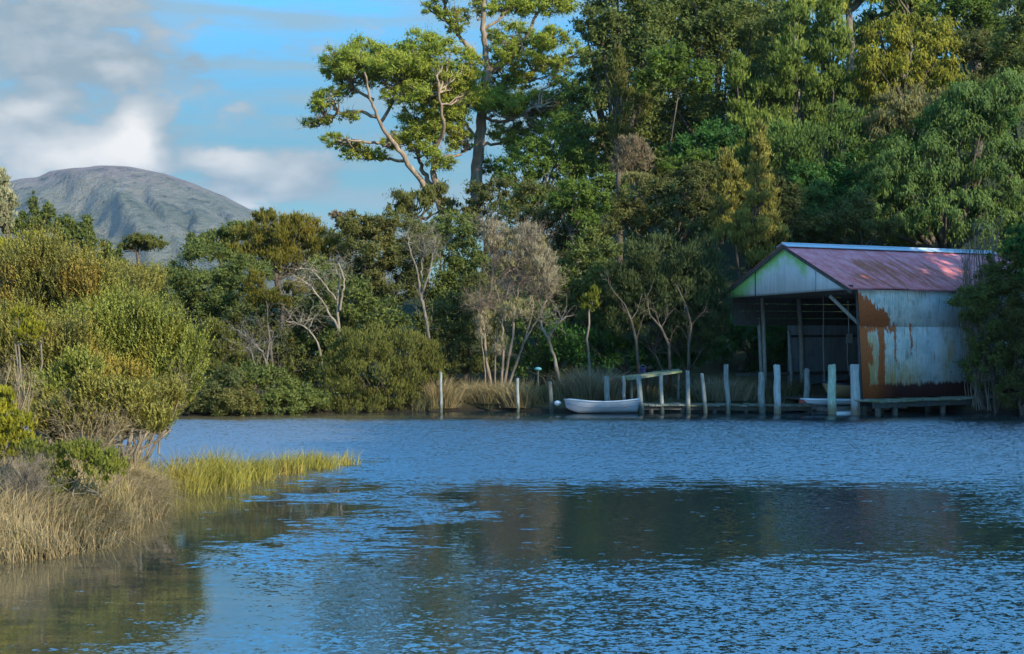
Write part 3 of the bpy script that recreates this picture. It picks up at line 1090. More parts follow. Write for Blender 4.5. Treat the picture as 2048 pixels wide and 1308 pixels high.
    for i in range(len(edges) - 1):
        a, b = edges[i], edges[i + 1] + .03
        vb = .02 * random.random()
        corr_sheet('sheet', lambda t: S(lean(t, 0), -.0, .46 - vb), lambda t: S(lean(t, 2.08), 0, .47 + 2.09), a, b, n_out, wall_m, wall,
                   v=(0, 2.09), proud=.010 + .007 * (i % 2), bend=random.uniform(0, .02))
        corr_sheet('sheet', lambda t: S(lean(t, 2.05), 0, .47 + 2.045), lambda t: S(lean(t, 3.2), 0, .47 + 3.1), a, b, n_out, wall_m, wall,
                   v=(2.045, 3.1), proud=.022 + .007 * (i % 2), bend=random.uniform(0, .012))
    # -- far side: open in front, sheeted further back, with a deep boarded band under the eave
    fw = MB()
    for k in range(4):
        fw.box(S(4.6, W_FULL - .02, 2.66 + k * .235), (4.4, .015, .108), SD, SW)
    fw.bar(S(.3, W_FULL - .06, .98), S(LEN, W_FULL - .06, .98), .05, .10)
    fw.bar(S(2.5, W_FULL - .06, 2.2), S(LEN, W_FULL - .06, 2.2), .05, .08)
    far = fw.obj('far_wall', dark_t, root)
    for i in range(8):
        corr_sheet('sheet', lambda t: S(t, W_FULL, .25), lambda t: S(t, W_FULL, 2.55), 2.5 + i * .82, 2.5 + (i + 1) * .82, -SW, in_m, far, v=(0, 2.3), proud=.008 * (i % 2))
    bw = MB()
    bw.bar(S(LEN - .08, .1, 1.6), S(LEN - .08, W_FULL - .1, 1.6), .05, .09)
    back = bw.obj('back_wall', dark_t, root)
    for i in range(6):
        w0, w1 = i * .913, (i + 1) * .913
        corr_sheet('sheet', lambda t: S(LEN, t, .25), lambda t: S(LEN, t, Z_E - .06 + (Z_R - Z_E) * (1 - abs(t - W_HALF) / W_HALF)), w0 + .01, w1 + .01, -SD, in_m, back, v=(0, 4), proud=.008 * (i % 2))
    # -- poles of the open front
    for pts, r in ((((1514, 592), (1517, 640), (1520, 690), (1524, 800)), .055), (((1523, 592), (1527, 650), (1529, 720), (1531, 782)), .065),):
        q = [P(x, y, 45.4) for x, y in pts]
        MB().tube(q, r, 7).obj('pole', pale_t, root, True)
    MB().tube([P(1578, 662, 45.9), P(1581, 720, 45.85), P(1586, 812, 45.8)], [.055, .06, .075], 7).obj('pole', pale_t, root, True)
    MB().tube([P(1597, 596, 46.0), P(1603, 690, 45.9), P(1606, 800, 45.8)], [.075, .085, .10], 7).obj('pole', pale_t, root, True)
    MB().bar(P(1660, 592, 40.9), P(1718, 648, 40.42), .07, .09).obj('brace', timber, root)
    # -- the side deck: planks on a beam, short piles in the water
    mossy = wood_mat('mossy_deck', (.10, .12, .09), (.26, .29, .24), moss=(.10, .13, .055))
    fb = MB()
    fb.bar(S(.15, -.78, .30), S(7.2, -.78, .30), .08, .14)
    fb.bar(S(.15, -.10, .30), S(7.2, -.10, .30), .08, .14)
    deck = fb.obj('deck', dark_t, root)
    for i in range(33):
        l = .20 + i * .212
        o = random.uniform(-.05, .05)
        MB().box(S(l, -.43, .405 + random.uniform(-.012, .012)), (.096, .46 + o, .022), SD, SW, jit=.004).obj('plank', mossy, deck)
    for l in (.45, 1.1, 3.0, 4.7, 6.4):
        MB().tube([S(l, -.66, -.7), S(l, -.66, .23)], .085, 9).obj('pile', pale_t, root, True)
        MB().tube([S(l + .05, -.06, -.7), S(l + .05, -.06, .23)], .085, 9).obj('pile', pale_t, root, True)
    # -- slip inside: two rails and cross sleepers on the ground
    sl = MB()
    for w in (.7, 1.9):
        sl.bar(S(.2, w, .12), S(6.5, w, .34), .12, .14)
    for i in range(9):
        sl.bar(S(.5 + i * .7, .4, .06 + i * .025), S(.5 + i * .7, 2.2, .06 + i * .025), .16, .10)
    sl.obj('slipway', timber, root)
    # floor boards of the landing inside, seen under the far wall
    lf = MB()
    for i in range(7):
        lf.box(S(3.4, 2.75 + i * .40, .30), (2.4, .19, .03), SD, SW, jit=.01)
    lf.obj('floor', dark_t, root)
    return root


build_shed()

# ------------------------------------------------------------------ boats


def hull_pts(L, beam, depth, rise, tb, nst=18, ns=7, bow=1.0, scale=1.0, inset=0.0):
    rows = []
    for i in range(nst):
        t = i / (nst - 1)
        f = tb + (1 - tb) * math.sin(min(1, t / .55) * math.pi / 2) if t < .55 else max(.0, 1 - ((t - .55) / .45) ** 2.2) ** (.62 * bow)
        b = max(beam / 2 * f - inset, .008)
        x = (t - .5) * (L - 2 * inset)
        sheer = depth + rise * (2 * t - 1) ** 2 * (1.0 if t > .5 else .75)
        keel = .02 + .55 * depth * max(0, (t - .72) / .28) ** 2.2 + .10 * depth * (1 - t) ** 2 + inset * .9
        row = []
        for j in range(-ns, ns + 1):
            s = abs(j) / ns
            y = b * (s ** .55) * (.72 + .28 * s)
            z = keel + (sheer - keel) * (s ** 1.9)
            row.append((x + (.10 * L * (z - keel) * (t > .9) * 1.0), math.copysign(y, j) if j else 0, z))
        rows.append(row)
    return np.array(rows)


def grid_faces(n, m, flip=False):
    f = []
    for i in range(n - 1):
        for j in range(m - 1):
            a = (i * m + j, i * m + j + 1, (i + 1) * m + j + 1, (i + 1) * m + j)
            f.append(a[::-1] if flip else a)
    return f


def make_boat(name, label, cat, loc, yaw, L, beam, depth, rise, tb, mats, bow=1.0, roll=0.0, thwarts=2, strake=None, pitch=0.0):
    root = empty(name, loc, label, cat)
    root.rotation_euler = (roll, pitch, yaw)
    hull_m, rim_m, in_m = mats
    A = hull_pts(L, beam, depth, rise, tb, bow=bow)
    B = hull_pts(L, beam, depth, rise, tb, bow=bow, inset=.025)
    n, m, _ = A.shape
    mb = MB()
    mb.add(A.reshape(-1, 3), grid_faces(n, m))
    mb.add(B.reshape(-1, 3), grid_faces(n, m, True))
    k = n * m
    rim = []
    for i in range(n - 1):
        for j, fl in ((0, False), (m - 1, True)):
            q = (i * m + j, (i + 1) * m + j, k + (i + 1) * m + j, k + i * m + j)
            rim.append(q if not fl else q[::-1])
    mb.Fc += rim
    mb.Fc.append(tuple(range(m)))                     # transom
    mb.Fc.append(tuple(k + j for j in range(m - 1, -1, -1)))
    mb.Fc.append(tuple([j for j in range(m)][::-1][:1]) + (0, k, k + m - 1))
    me = mesh_from('hull', mb.V, faces=mb.Fc, smooth=True)
    link('hull', me, hull_m, root, False)
    for j in (0, m - 1):
        pts = A[:, j] + np.array((0, 0, .008))
        MBo = MB().tube(pts, .024, 6)
        link('gunwale', mesh_from('gunwale', MBo.V, faces=MBo.Fc, smooth=True), rim_m, root, False)
    if strake:
        for j, sg in ((2, -1), (m - 3, 1)):
            pts = A[: int(n * strake[1]) + 1, j][int(n * strake[0]):] + np.array((0, sg * .006, 0))
            MBo = MB().tube(pts, .016, 5)
            link('rubbing_strake', mesh_from('rubbing_strake', MBo.V, faces=MBo.Fc), strake[2], root, False)
    for q in range(thwarts):
        t = (.28, .58, .8)[q]
        i = int(t * (n - 1))
        hb = abs(B[i, 1, 1]) * .96
        MBo = MB().box((B[i, 0, 0], 0, B[i, 2, 2] + .03), (.11, hb, .015))
        link('thwart', mesh_from('thwart', MBo.V, faces=MBo.Fc), in_m, root, False)
    return root


white = plain('white_gelcoat', (.34, .38, .43), .5, .35, .2, 6)
white2 = plain('white_rim', (.50, .53, .57), .45, .4, .1, 5)
grey_line = plain('grey_strake', (.20, .23, .28), .5, .3)
d = P(1203, 790, 40.75)
dinghy = make_boat('dinghy', 'small white rowing dinghy with upswept ends resting on the bank', 'dinghy', (d[0], d[1], -.02), R(186), 2.06, 1.0, .31, .11, .86,
                   (white, white2, white2), bow=.5, roll=R(7), strake=(.05, .95, grey_line))
A_ = hull_pts(2.06, 1.0, .31, .11, .86, bow=.5)
om = MB().box(A_[3, -3] + np.array((0, .004, 0)), (.055, .010, .03), jit=.004)
link('orange_mark', mesh_from('orange_mark', om.V, faces=om.Fc), plain('orange_stain', (.38, .17, .07)), dinghy, False)
tan = wood_mat('tan_plywood', (.26, .185, .085), (.36, .26, .13))
navy = plain('navy_cover', (.02, .03, .07), .6, .3)
pale = plain('pale_plank', (.50, .55, .58), .5, .3, .1)
red = plain('faded_red', (.22, .035, .025), .5, .3)
d = S(2.2, 1.45, .34)
make_boat('wooden_boat', 'tan wooden boat stored on the slip inside the shed', 'boat', tuple(d), math.atan2(SD[1], SD[0]) + math.pi, 3.5, 1.35, .40, .12, .8, (tan, navy, tan), bow=1.0)
# a slim white canoe with a red tip lying across the slip in front of it
d = P(1668, 803, 40.9)
canoe = make_boat('canoe', 'slim white canoe with a red tip lying at the shed mouth', 'canoe', (d[0] + .35, d[1], .22), R(178), 2.6, .46, .15, .03, .3, (pale, pale, pale), bow=.8, thwarts=0)
t = MB().box((1.25, 0, .12), (.10, .07, .05), jit=.01)
link('red_tip', mesh_from('red_tip', t.V, faces=t.Fc), red, canoe, False)
tag(MB().box(P(1694, 827, 40.45), (.38, .14, .05), jit=.012).obj('floating_board', pale), 'pale floating board between the two thick posts at the shed mouth', 'board')

# ------------------------------------------------------------------ jetty along the bank
jt = wood_mat('jetty_timber', (.13, .145, .125), (.30, .33, .30), stain=(.05, .05, .035), moss=(.14, .16, .07))
dk = wood_mat('jetty_bearer', (.035, .035, .03), (.075, .075, .065))
JA, JB = np.array((3.75, 41.35, .24)), np.array((8.75, 41.55, .20))
ja = unit(JB - JA)
jn = np.array((-ja[1], ja[0], 0))
jroot = empty('jetty', JA, 'low grey timber jetty running along the bank to the shed', 'jetty')
b = MB().bar(JA - UPV * .09 - jn * .30, JB - UPV * .09 - jn * .30, .09, .12).bar(JA - UPV * .09 + jn * .35, JB - UPV * .09 + jn * .35, .09, .12)
for i in range(6):
    q = JA + ja * (.3 + i * .93)
    b.tube([q - jn * .30 - UPV * .8, q - jn * .30 - UPV * .14], .07, 7)
b.obj('bearer', dk, jroot)
for i in range(24):
    q = JA + ja * (.1 + i * .209)
    MB().box(q - UPV * (.012 - random.uniform(-.012, .012)), (.097, .46 + random.uniform(-.04, .04), .022), ja, jn, jit=.005).obj('plank', jt, jroot)

# ------------------------------------------------------------------ posts
post_grey = wood_mat('weathered_post', (.10, .115, .11), (.25, .275, .26), stain=(.05, .065, .045))
post_dark = wood_mat('dark_post', (.055, .062, .055), (.14, .15, .13), stain=(.04, .04, .03))
post_white = wood_mat('white_painted_post', (.22, .25, .25), (.38, .42, .42), stain=(.15, .11, .06))
post_green = wood_mat('green_tinged_post', (.24, .33, .25), (.40, .50, .40), stain=(.16, .12, .07))
G = 'timber posts standing along the shore'
POSTS = [  # px top x, y ; px base x, y ; width px ; Y ; material ; label
    (881, 745, 882, 826, 7, 41.0, post_grey, 'thin grey post alone in the water before the olive shrub'),
    (1033, 758, 1034, 822, 7, 41.1, post_grey, 'thin grey post below the sunlit straw tussock'),
    (1096, 764, 1102, 822, 10, 41.2, post_dark, 'dark leaning post just beyond the white float'),
    (1212, 752, 1215, 812, 13, 41.7, post_grey, 'stout grey post with pale top behind the white dinghy'),
    (1248, 752, 1250, 812, 9, 42.0, post_grey, 'thin post holding the end of the mossy table behind the dinghy'),
    (1279, 752, 1284, 822, 12, 40.95, post_grey, 'leaning grey post touching the stern of the white dinghy'),
    (1323, 751, 1325, 822, 9, 41.0, post_grey, 'grey post standing under the far end of the mossy table'),
    (1374, 742, 1377, 824, 10, 40.95, post_grey, 'slim ragged post in front of the tall dry grass'),
    (1411, 748, 1413, 828, 9, 40.85, post_grey, 'short grey post midway along the jetty with frayed top'),
    (1455, 730, 1459, 830, 11, 40.8, post_grey, 'tall grey post of the jetty, third from the shed front'),
    (1519, 745, 1523, 826, 15, 41.0, post_grey, 'chipped grey post at the foot of the twin shed poles'),
    (1554, 730, 1555, 829, 16, 40.75, post_white, 'thick white post left of the shed opening'),
    (1614, 738, 1614, 800, 13, 42.2, post_grey, 'grey post inside the shed beside the tan boat'),
    (1662, 730, 1663, 831, 19, 40.4, post_green, 'thick greenish post standing before the tan boat'),
    (1710, 729, 1712, 834, 21, 40.1, post_white, 'thickest white post at the rusty corner of the shed'),
]
for tx, ty, bx, by, w, Y, m, lab in POSTS:
    a, b_ = P(bx, by, Y), P(tx, ty, Y)
    dn = unit(a - b_)
    a = a + dn * .7
    r = w / F * Y / 2 * .88
    ts = np.linspace(0, 1, 7)
    lean = np.array((random.gauss(0, .03), random.gauss(0, .03), 0))
    pts = [a + (b_ - a) * t + lean * t + np.array((random.gauss(0, .010), random.gauss(0, .010), 0)) for t in ts]
    mb = MB().tube(pts, [r * (1.06 - .1 * t) * random.uniform(.95, 1.05) for t in ts], 10)
    for j in range(10):                                # worn, uneven top
        v = mb.V[60 + j]
        mb.V[60 + j] = (v[0], v[1], v[2] + random.uniform(-.03, .03))
    o = mb.obj('mooring_post', m)
    tag(o, lab, 'post', G)

# ------------------------------------------------------------------ the mossy table and small things on the bank
mtm = wood_mat('mossy_table', (.12, .14, .10), (.28, .31, .25), moss=(.17, .22, .08))
A, B = P(1248, 757, 42.4), P(1368, 741, 43.2)
ta = unit(B - A)
tn = unit(np.cross(UPV, ta))
tr = empty('mossy_table', A, 'mossy plank table raised on short legs behind the dinghy', 'table')
for i in range(4):
    MB().bar(A + tn * (i * .21 - .1) + UPV * random.uniform(-.015, .015), B + tn * (i * .21 - .1) - ta * random.uniform(0, .2), .19, .07, jit=.012).obj('plank', mtm, tr)
for q, o in ((.12, 0), (.5, .45), (.9, 0), (.9, .5)):
    p = A + (B - A) * q + tn * o
    MB().tube([p - UPV * 1.1, p - UPV * .04], .05, 7).obj('leg', post_dark, tr)


def bucket(name, label, cat, c, r, h, m, hm):
    root = empty(name, c, label, cat)
    mb = MB()
    ks = 12
    prof = [(r * .72, 0), (r, h), (r * 1.06, h), (r * 1.06, h * 1.06), (r * .93, h * 1.06), (r * .66, .01)]
    V = [(c[0] + a * math.cos(2 * math.pi * j / ks), c[1] + a * math.sin(2 * math.pi * j / ks), c[2] + z) for a, z in prof for j in range(ks)]
    Fc = [(i * ks + j, i * ks + (j + 1) % ks, (i + 1) * ks + (j + 1) % ks, (i + 1) * ks + j) for i in range(len(prof) - 1) for j in range(ks)]
    mb.add(V, Fc + [tuple(range(ks - 1, -1, -1)), tuple(5 * ks + j for j in range(ks))])
    mb.obj('tub', m, root, True)
    t = np.linspace(0, math.pi, 9)
    MB().tube([c + np.array((r * math.cos(q), 0, h + r * .9 * math.sin(q))) for q in t], r * .06, 5).obj('handle', hm, root)


blue = plain('dark_blue_plastic', (.035, .05, .22), .45, .4)
bucket('bucket', 'small dark blue bucket standing on the mossy table', 'bucket', P(1286, 746, 42.7) + np.array((0, .1, .0)), .10, .15, blue, grey_line)
teal = plain('teal_plastic', (.10, .30, .33), .5, .4)


def ellipsoid(c, r, nu=12, nv=8):
    V, Fc = [], []
    for i in range(nv + 1):
        a = math.pi * i / nv
        for j in range(nu):
            b = 2 * math.pi * j / nu
            V.append((c[0] + r[0] * math.sin(a) * math.cos(b), c[1] + r[1] * math.sin(a) * math.sin(b), c[2] + r[2] * math.cos(a)))
    for i in range(nv):
        for j in range(nu):
            Fc.append((i * nu + j, (i + 1) * nu + j, (i + 1) * nu + (j + 1) % nu, i * nu + (j + 1) % nu))
    return MB().add(V, Fc)


c = P(1076, 738, 42.6)
fl = empty('marker_stake', base_of(1076, 42.6), 'small teal float capping a dark stake in the reeds', 'marker')
MB().tube([c - UPV * 1.2, c], .03, 7).obj('stake', post_dark, fl)
ellipsoid(c, (.11, .11, .06)).obj('float', teal, fl, True)
c = P(1115, 806, 41.0)
by_ = empty('buoy', c, 'small white mooring float lying on the bank left of the dinghy', 'buoy')
ellipsoid(c, (.10, .12, .075)).obj('float', white2, by_, True)
MB().tube([c + np.array((.09 + .03 * math.cos(q), 0, .03 * math.sin(q))) for q in np.linspace(0, 2 * math.pi, 9)], .009, 5).obj('eye', grey_line, by_)

# ropes and tackle hanging in the shed
rope = plain('old_rope', (.20, .21, .17), .9, .1)
p0, p1 = P(1646, 588, 42.9), P(1648, 775, 42.9)
q = [p0 + (p1 - p0) * t + np.array((.01 * math.sin(9 * t), 0, 0)) for t in np.linspace(0, 1, 24)]
tag(MB().tube(q, .014, 5).obj('hanging_rope', rope), 'thin pale rope hanging straight down in the shed over the tan boat', 'rope')
tk = empty('lifting_tackle', P(1697, 660, 42.0), 'rope tackle with a dark block hanging near the rusty wall inside', 'tackle')
MB().tube([P(1696, 600, 42.0), P(1698, 668, 42.0)], .018, 5).obj('rope', rope, tk)
MB().box(P(1698, 677, 42.0), (.09, .05, .14), jit=.012).obj('block', post_dark, tk)
MB().tube([P(1695, 686, 42.0), P(1694, 720, 42.0), P(1700, 752, 42.0)], .012, 5).obj('rope', rope, tk)

# ------------------------------------------------------------------ trees and shrubs of the far bank
GH = 'forest trees on the hill behind the shed'
GB = 'shrubs along the far bank'
GO = 'tall trees on the slope right of the lake'
SP = dict(mode='spray')

# -- forest on the hill
tree('forest_tree', 'dark spreading tree whose left edge meets the open sky', 'tree', 60, 1290,
     [(1300, 120, 100, 95), (1215, 110, 60, 75), (1250, 30, 90, 60), (1350, 50, 80, 60), (1195, 235, 60, 60), (1280, 240, 85, 65), (1190, 50, 40, 50), (1240, -60, 80, 50), (1165, 180, 26, 40), (1170, 300, 45, 50), (1230, 310, 60, 45)],
     'dark', 65100, .17, .07, 'rand', .30, GH, r=.3)
tree('forest_tree', 'narrow olive tree with pointed top standing before the dark spreading tree', 'tree', 57.5, 1240,
     [(1236, 110, 10, 20), (1238, 150, 18, 35), (1245, 200, 24, 40), (1285, 210, 16, 40), (1240, 260, 30, 40)], 'olive', 13950, .13, .045, 'up', .38, GH, r=.12)
tree('forest_tree', 'rounded dark tree in the middle of the hill forest below the pale sprays', 'tree', 60, 1440,
     [(1440, 150, 80, 85), (1395, 250, 80, 75), (1500, 130, 60, 80), (1470, 40, 90, 60), (1420, 60, 70, 50), (1390, -30, 90, 60)], 'dark', 52700, .17, .065, 'rand', .3, GH, r=.28)
tree('forest_tree', 'olive topped tree leaning over the dark trees at the top edge', 'tree', 62, 1420,
     [(1400, 20, 45, 35), (1455, 30, 50, 35), (1370, -10, 40, 40), (1340, 40, 30, 30), (1500, -10, 60, 40)], 'olive', 18600, .15, .055, 'rand', .34, GH, r=.2)
for lab, bx, lobes, n in (
    ('pale green conifer with upright sprays, sunlit near the top of the hill', 1590, [(1590, 40, 28, 45), (1580, 110, 42, 55), (1608, 170, 50, 50), (1560, 180, 45, 40), (1600, 240, 55, 40)], 20000),
    ('second pale conifer with upright sprays beside the yellow tree', 1655, [(1655, 20, 25, 45), (1660, 90, 40, 55), (1640, 160, 45, 50), (1680, 190, 40, 45), (1655, 240, 50, 35)], 18000),
    ('darker conifer with many small pointed tips between the pale pair', 1520, [(1475, 140, 20, 40), (1510, 210, 45, 55), (1480, 260, 45, 55), (1540, 270, 50, 60), (1500, 340, 70, 50)], 20000)):
    tree('conifer', lab, 'conifer', 57.5, bx, lobes, 'conif', int(n * 1.7), .18, .06, 'up', .30, GH, r=.2)
tree('forest_tree', 'dense dark green tree under the pale conifers', 'tree', 56, 1610,
     [(1570, 300, 70, 70), (1640, 320, 80, 70), (1600, 380, 80, 60), (1680, 260, 60, 60), (1530, 380, 50, 70), (1650, 400, 60, 50)], 'deep', 49600, .15, .055, 'up', .30, GH, r=.25)
tree('forest_tree', 'bright yellow green tree drooping in the sun at the hilltop', 'tree', 57, 1810,
     [(1770, 75, 45, 40), (1820, 70, 55, 40), (1880, 95, 45, 55), (1740, 130, 45, 50), (1810, 140, 60, 50), (1890, 170, 35, 45), (1760, 190, 40, 40)], 'yellow', 40300, .15, .05, 'droop', .30, GH, r=.22)
tree('forest_tree', 'straw coloured tangle of dry foliage hanging below the yellow tree', 'tree', 55.5, 1800,
     [(1790, 220, 55, 35), (1850, 215, 50, 45), (1760, 260, 40, 40), (1735, 320, 30, 45), (1810, 270, 40, 30)], 'tan', 20150, .16, .04, 'droop', .34, GH, r=.15)
tree('forest_tree', 'largest dark green tree rising over the shed roof', 'tree', 52.5, 1880,
     [(1860, 330, 90, 75), (1790, 350, 70, 60), (1930, 240, 80, 70), (1990, 330, 80, 80), (1900, 430, 100, 60), (1800, 430, 80, 55), (2000, 440, 70, 70), (1740, 400, 45, 50), (2010, 200, 60, 70)],
     'deep', 96100, .15, .05, 'droop', .26, GH, r=.3)
tree('forest_tree', 'black green tree filling the upper corner beside the largest tree', 'tree', 56, 2050,
     [(2040, 90, 60, 80), (2060, 200, 70, 80), (2080, 20, 80, 70), (2100, 320, 80, 90), (2120, 150, 80, 80)], 'dark', 40300, .17, .065, 'rand', .30, GH, r=.3)
tree('forest_tree', 'light green tree top catching the sun in the far upper corner', 'tree', 66, 1945,
     [(1935, 20, 55, 40), (1975, 50, 45, 35), (1890, 10, 50, 35), (1960, -50, 60, 40)], 'green', 20150, .18, .07, 'rand', .32, GH, r=.25)
tree('forest_tree', 'shaded olive tree just below the light green tree top', 'tree', 62, 1950,
     [(1960, 100, 55, 35), (1920, 80, 40, 30), (1990, 140, 50, 45), (1950, 180, 50, 40)], 'tea', 20150, .17, .06, 'rand', .32, GH, r=.22)
for k, (lab, bx, lobes) in enumerate((
    ('tall bare trunked gum at the hilltop above the pale conifers', 1590, [(1560, -30, 60, 40), (1620, -60, 60, 40), (1600, 10, 35, 22)]),
    ('tall gum with pale slanting trunk behind the second pale conifer', 1700, [(1690, -40, 60, 40), (1740, -20, 50, 35), (1665, 5, 35, 20)]),
    ('dark trunked gum on the skyline above the yellow tree', 1790, [(1780, -30, 60, 35), (1830, 15, 50, 30), (1850, -40, 50, 35)]))):
    tree('gum_tree', lab, 'gum tree', 68 + k, bx, lobes, 'gum', 15500, .2, .07, 'droop', .36, 'gum trees on the hilltop', bark=BARK, r=.22, per=4)
for k, (lab, bx, lobes) in enumerate((
    ('deep green tree standing behind the dark spreading tree', 1330, [(1330, 60, 100, 90), (1340, 200, 100, 90), (1260, 160, 90, 90), (1330, 300, 110, 70)]),
    ('deep green tree standing behind the pale conifers', 1580, [(1580, 70, 100, 80), (1560, 200, 110, 90), (1600, 320, 110, 90), (1480, 90, 70, 70)]),
    ('deep green tree standing behind the yellow tree', 1800, [(1800, 60, 110, 70), (1760, 200, 100, 100), (1880, 220, 100, 100), (1820, 340, 110, 80)]),
    ('deep green tree at the back corner of the hill', 2020, [(2020, 40, 100, 100), (2020, 200, 100, 100), (1980, 340, 100, 90)]))):
    tree('forest_tree', lab, 'tree', 72, bx, lobes, 'dark', 26000, .36, .17, 'rand', .3, GH, r=.35)

# -- between the hill and the bank
tree('shrub_tree', 'rounded tea tree high on the bank right of the gum trees', 'tree', 52, 1100,
     [(1075, 400, 60, 40), (1130, 440, 75, 50), (1050, 450, 45, 40), (1180, 480, 70, 50), (1100, 500, 80, 40)], 'tea', 37200, .12, .045, 'rand', .28, GB, r=.15)
tree('shrub_tree', 'lime green tree top lit among the dark tea trees', 'tree', 50.5, 1160,
     [(1155, 385, 42, 28), (1195, 410, 35, 25), (1120, 405, 30, 20), (1165, 440, 40, 25)], 'green', 18600, .12, .045, 'rand', .32, GB, r=.12)
tree('shrub_tree', 'grey olive tea tree behind the cypress spire and broad shrub', 'tree', 53, 1350,
     [(1300, 400, 80, 50), (1370, 380, 70, 50), (1420, 430, 65, 50), (1250, 440, 60, 50), (1340, 460, 90, 45), (1400, 350, 40, 30)], 'tea', 52700, .12, .045, 'rand', .26, GB, r=.16)
tree('shrub_tree', 'bright green crown peeping between the brown shrub and the conifers', 'tree', 53.5, 1385,
     [(1390, 315, 28, 16), (1350, 330, 28, 18), (1410, 330, 18, 14)], 'green', 9300, .11, .045, 'rand', .36, GB, r=.1)
tree('dry_shrub', 'pinkish brown dry crown on the slope under the dark spreading tree', 'tree', 54, 1265,
     [(1265, 295, 38, 30), (1245, 325, 28, 25), (1290, 320, 22, 28)], 'brown', 12000, .11, .022, 'up', .32, GB, r=.04, per=4)
tree('dry_shrub', 'small flat straw bush under the pinkish brown crown', 'tree', 53, 1275, [(1275, 357, 34, 11)], 'tan', 4650, .10, .03, 'up', .36, GB, r=.06)
tree('cypress', 'tall golden cypress spire standing by the shed gable', 'cypress', 48.5, 1522,
     [(1520, 265, 10, 26), (1517, 305, 20, 34), (1519, 350, 25, 32), (1528, 395, 34, 34), (1510, 440, 42, 34), (1538, 465, 42, 32), (1505, 490, 36, 28), (1528, 515, 40, 30), (1490, 470, 30, 26)],
     'gold', 60000, .13, .05, 'up', .32, GB, r=.08, per=3)
for lab, bx, lobes in (('small golden conifer left of the tall cypress spire', 1455, [(1450, 320, 14, 26), (1458, 350, 22, 22), (1448, 375, 26, 20), (1450, 420, 32, 30), (1455, 465, 36, 30)]),
                       ('shorter yellow conifer tucked against the cypress spire', 1482, [(1470, 345, 12, 20), (1480, 375, 20, 16), (1490, 395, 22, 18), (1485, 440, 26, 30)])):
    tree('conifer', lab, 'conifer', 50.5, bx, lobes, 'gold', 16000, .13, .05, 'up', .36, GB, r=.06)
tree('shrub_tree', 'dark rounded tree immediately right of the cypress spire', 'tree', 50.5, 1570,
     [(1570, 400, 32, 50), (1575, 460, 35, 45), (1550, 370, 20, 30)], 'tea', 20150, .12, .045, 'rand', .3, GB, r=.13)
tree('shrub_tree', 'grey green shrub showing over the red roof', 'shrub', 50.5, 1700,
     [(1700, 440, 60, 42), (1650, 460, 50, 35), (1760, 455, 40, 35), (1720, 410, 35, 25)], 'tea', 24800, .12, .045, 'rand', .3, GB, r=.12)
tree('shrub_tree', 'deep green shrub between the cypress and the roof ridge', 'shrub', 51.5, 1620,
     [(1615, 420, 40, 55), (1640, 400, 30, 40), (1600, 470, 35, 30)], 'deep', 17050, .13, .05, 'rand', .3, GB, r=.12)
tree('shrub_tree', 'broad domed tea tree shrub left of the shed with thin grey trunks', 'shrub', 44.6, 1350,
     [(1345, 510, 100, 44), (1290, 540, 70, 50), (1392, 540, 62, 52), (1340, 570, 115, 55), (1262, 600, 50, 50), (1415, 600, 46, 50), (1380, 620, 75, 45), (1310, 640, 65, 45), (1385, 665, 60, 40), (1250, 640, 40, 40), (1340, 600, 90, 50), (1430, 640, 36, 36)],
     'dome', 105000, .11, .042, 'up', .24, GB, bark=BARK_DARK, r=.07, stems=4, spread=.9, per=3)
tree('shrub_tree', 'dark shrub between the dead brown bush and the domed tea tree', 'shrub', 46.5, 1200,
     [(1195, 560, 60, 60), (1160, 620, 60, 60), (1230, 640, 60, 60), (1120, 560, 40, 50), (1190, 500, 60, 40)], 'dark', 43400, .12, .045, 'rand', .28, GB, r=.12)
tree('tree_fern', 'bright deep green ferny undergrowth beside the open shed side', 'fern', 48.5, 1480,
     [(1500, 650, 50, 60), (1450, 680, 50, 50), (1540, 690, 50, 70), (1580, 660, 40, 80)], 'fern', 24800, .16, .05, 'flat', .34, GB, r=.1)
tree('shrub_tree', 'ferny green shrub in the shade behind the straw rushes', 'shrub', 45.5, 1190,
     [(1190, 700, 70, 40), (1130, 690, 50, 40), (1260, 710, 60, 35), (1330, 700, 60, 40), (1400, 700, 50, 35)], 'fern', 31000, .14, .045, 'flat', .32, GB, r=.1)
tree('shrub', 'tiny yellow green spray hanging in front of the dark shrubs', 'shrub', 43.6, 1180,
     [(1180, 605, 20, 16), (1190, 585, 12, 12)], 'lime', 1500, .12, .04, 'up', .4, GB, bark=BARK, r=.04)
tree('shrub_tree', 'large dark rounded tea tree at the far end of the inlet', 'tree', 46.5, 420,
     [(400, 540, 80, 60), (350, 590, 50, 60), (450, 600, 80, 65), (380, 640, 70, 60), (500, 560, 50, 55), (440, 690, 70, 40)], 'dark', 65100, .11, .04, 'rand', .26, GB, r=.16)
tree('shrub_tree', 'tall olive tea tree with a golden crown left of the gum trees', 'tree', 49.5, 590,
     [(560, 450, 60, 24), (500, 480, 50, 32), (600, 480, 65, 45), (645, 510, 36, 42), (560, 520, 70, 40), (470, 510, 40, 30), (530, 430, 26, 14)], 'teagold', 62000, .11, .034, 'up', .26, GB, r=.16)
tree('shrub_tree', 'deep green tree with flat dark top behind the golden crown', 'tree', 53, 470, [(480, 462, 40, 18), (400, 490, 35, 25), (430, 480, 30, 20)], 'dark', 13950, .13, .05, 'rand', .3, GB, r=.12)
tree('shrub_tree', 'pale olive branch mass lit in the middle of the dark bank', 'shrub', 45, 540,
     [(525, 590, 35, 25), (560, 600, 32, 18), (510, 560, 22, 20), (590, 575, 25, 20)], 'teagold', 13950, .10, .034, 'up', .32, GB, r=.09)
